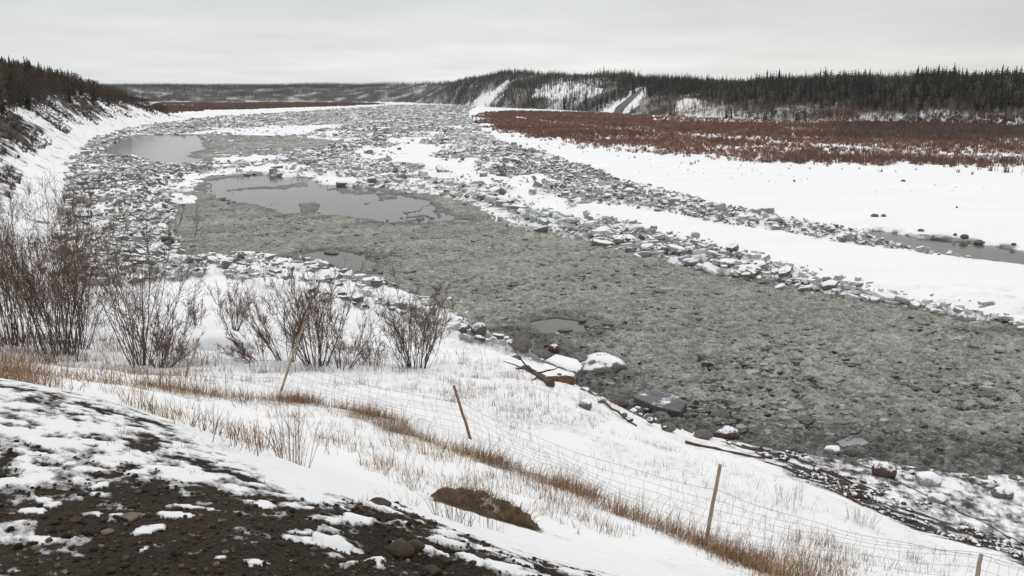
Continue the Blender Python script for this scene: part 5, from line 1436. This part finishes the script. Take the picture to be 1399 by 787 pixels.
# snow drift among the willows
p = np.array(gp(302, 474, 33)); V, F = rock_data(92, 4, (1, .6, .42), .15)
o = link('snow_drift', mesh_np('snow_drift', V*95*pxm(p), [F], M_SNOWCAP, True), None, (p[0], p[1], p[2]+.1)); tag(o, 'smooth white snow drift among the willows', 'snow drift')

# gravel: loose stones on the shoulder
V0, F0 = rock_data(5, 1, (1, .8, .6), .3)
n = 13000
gx_ = rng.uniform(-5.5, 1.5, n*3); gy_ = rng.uniform(2.1, 6.0, n*3)
sg = snow_at(gx_, gy_); dgr = sd_line(GRAVEL, gx_, gy_)
ok = (sg < .5) & (dgr < .25); gx_, gy_ = gx_[ok][:n], gy_[ok][:n]; n = len(gx_)
ss = np.clip(rng.lognormal(-4.55, .65, n), .004, .045)
a = rng.uniform(0, 6.28, n); c, s = np.cos(a)[:, None], np.sin(a)[:, None]
X = (V0[None, :, 0]*c - V0[None, :, 1]*s)*ss[:, None] + gx_[:, None]; Y = (V0[None, :, 0]*s + V0[None, :, 1]*c)*ss[:, None] + gy_[:, None]
Z = V0[None, :, 2]*ss[:, None] + (surf(gx_, gy_) + ss*.12)[:, None]
pal = np.array([(.036, .028, .021), (.052, .041, .031), (.09, .068, .048), (.13, .098, .075), (.028, .024, .02), (.10, .09, .08)])
cc = pal[rng.choice(6, n, p=[.3, .25, .13, .06, .2, .06])]*rng.lognormal(0, .2, (n, 1))
me = mesh_np('gravel', np.stack([X, Y, Z], -1).reshape(-1, 3), [(F0[None] + (np.arange(n)*len(V0))[:, None, None]).reshape(-1, 3)], M_PLANT, True, {'col': ('FLOAT_COLOR', 'POINT', rgba(np.repeat(cc, len(V0), 0)))})
tag(link('gravel', me), 'loose dark gravel scattered over the road shoulder', 'gravel', kind='stuff')
for k, (u, v, w_, h_, m, lab) in enumerate((
    (180,708,26,12,M_PEBBLE,'largest flat tan stone set in the dark gravel'), (103,712,20,8,M_CLOD,'dull brown stone left of the flat tan stone'), (147,727,18,8,M_PEBBLE,'tan stone just below the flat tan stone'),
    (49,750,12,7,M_PEBBLE,'grey tan pebble in lower left gravel'), (138,746,9,6,M_PEBBLE,'orange tan pebble in the gravel below the tan stone'), (308,757,11,7,M_PEBBLE,'pale tan pebble below the long snow patch'),
    (545,752,44,24,M_CLOD,'big dark earth clod at edge of the torn shoulder'), (566,752,30,18,M_CLOD,'dark clod right of the biggest clod'), (518,690,34,12,M_CLOD,'flat brown clod at top of the torn shoulder'),
    (655,765,22,10,M_CLOD,'dark clod by the lower edge near the snow'), (610,765,16,9,M_CLOD,'small dark clod between larger clods'), (590,780,30,14,M_CLOD,'dark clod cut by the bottom edge'))):
    p = hit(u, v, 2, 40); s = pxm(p); V, F = rock_data(140+k, 3, (1, .8, 1), .3); V[:, 2] *= h_/w_
    o = link('stone' if m is M_PEBBLE else 'earth_clod', mesh_np('stone', V*w_*s, [F], m, True), None, (p[0], p[1], float(surf(p[0], p[1])[0]) + h_*s*.15)); tag(o, lab, 'stone' if m is M_PEBBLE else 'clod')

# ------------------------------------------------------------------ haze over the valley
import bmesh
bm = bmesh.new(); bmesh.ops.create_cube(bm, size=1.0)
me = bpy.data.meshes.new('haze'); bm.to_mesh(me); bm.free()
hz_ = link('haze', me, None, (0, 1500, 39.0)); hz_.scale = (14000, 14000, 84.0)
m = bpy.data.materials.new('valley_haze'); m.use_nodes = True; t = m.node_tree; t.nodes.clear()
mo_ = t.nodes.new('ShaderNodeOutputMaterial'); pv = t.nodes.new('ShaderNodeVolumePrincipled')
pv.inputs['Color'].default_value = (.93, .95, .98, 1); pv.inputs['Density'].default_value = HAZE; pv.inputs['Anisotropy'].default_value = .3
t.links.new(pv.outputs[0], mo_.inputs['Volume']); me.materials.append(m)
tag(hz_, 'thin winter haze lying over the whole river valley', 'haze', kind='stuff')
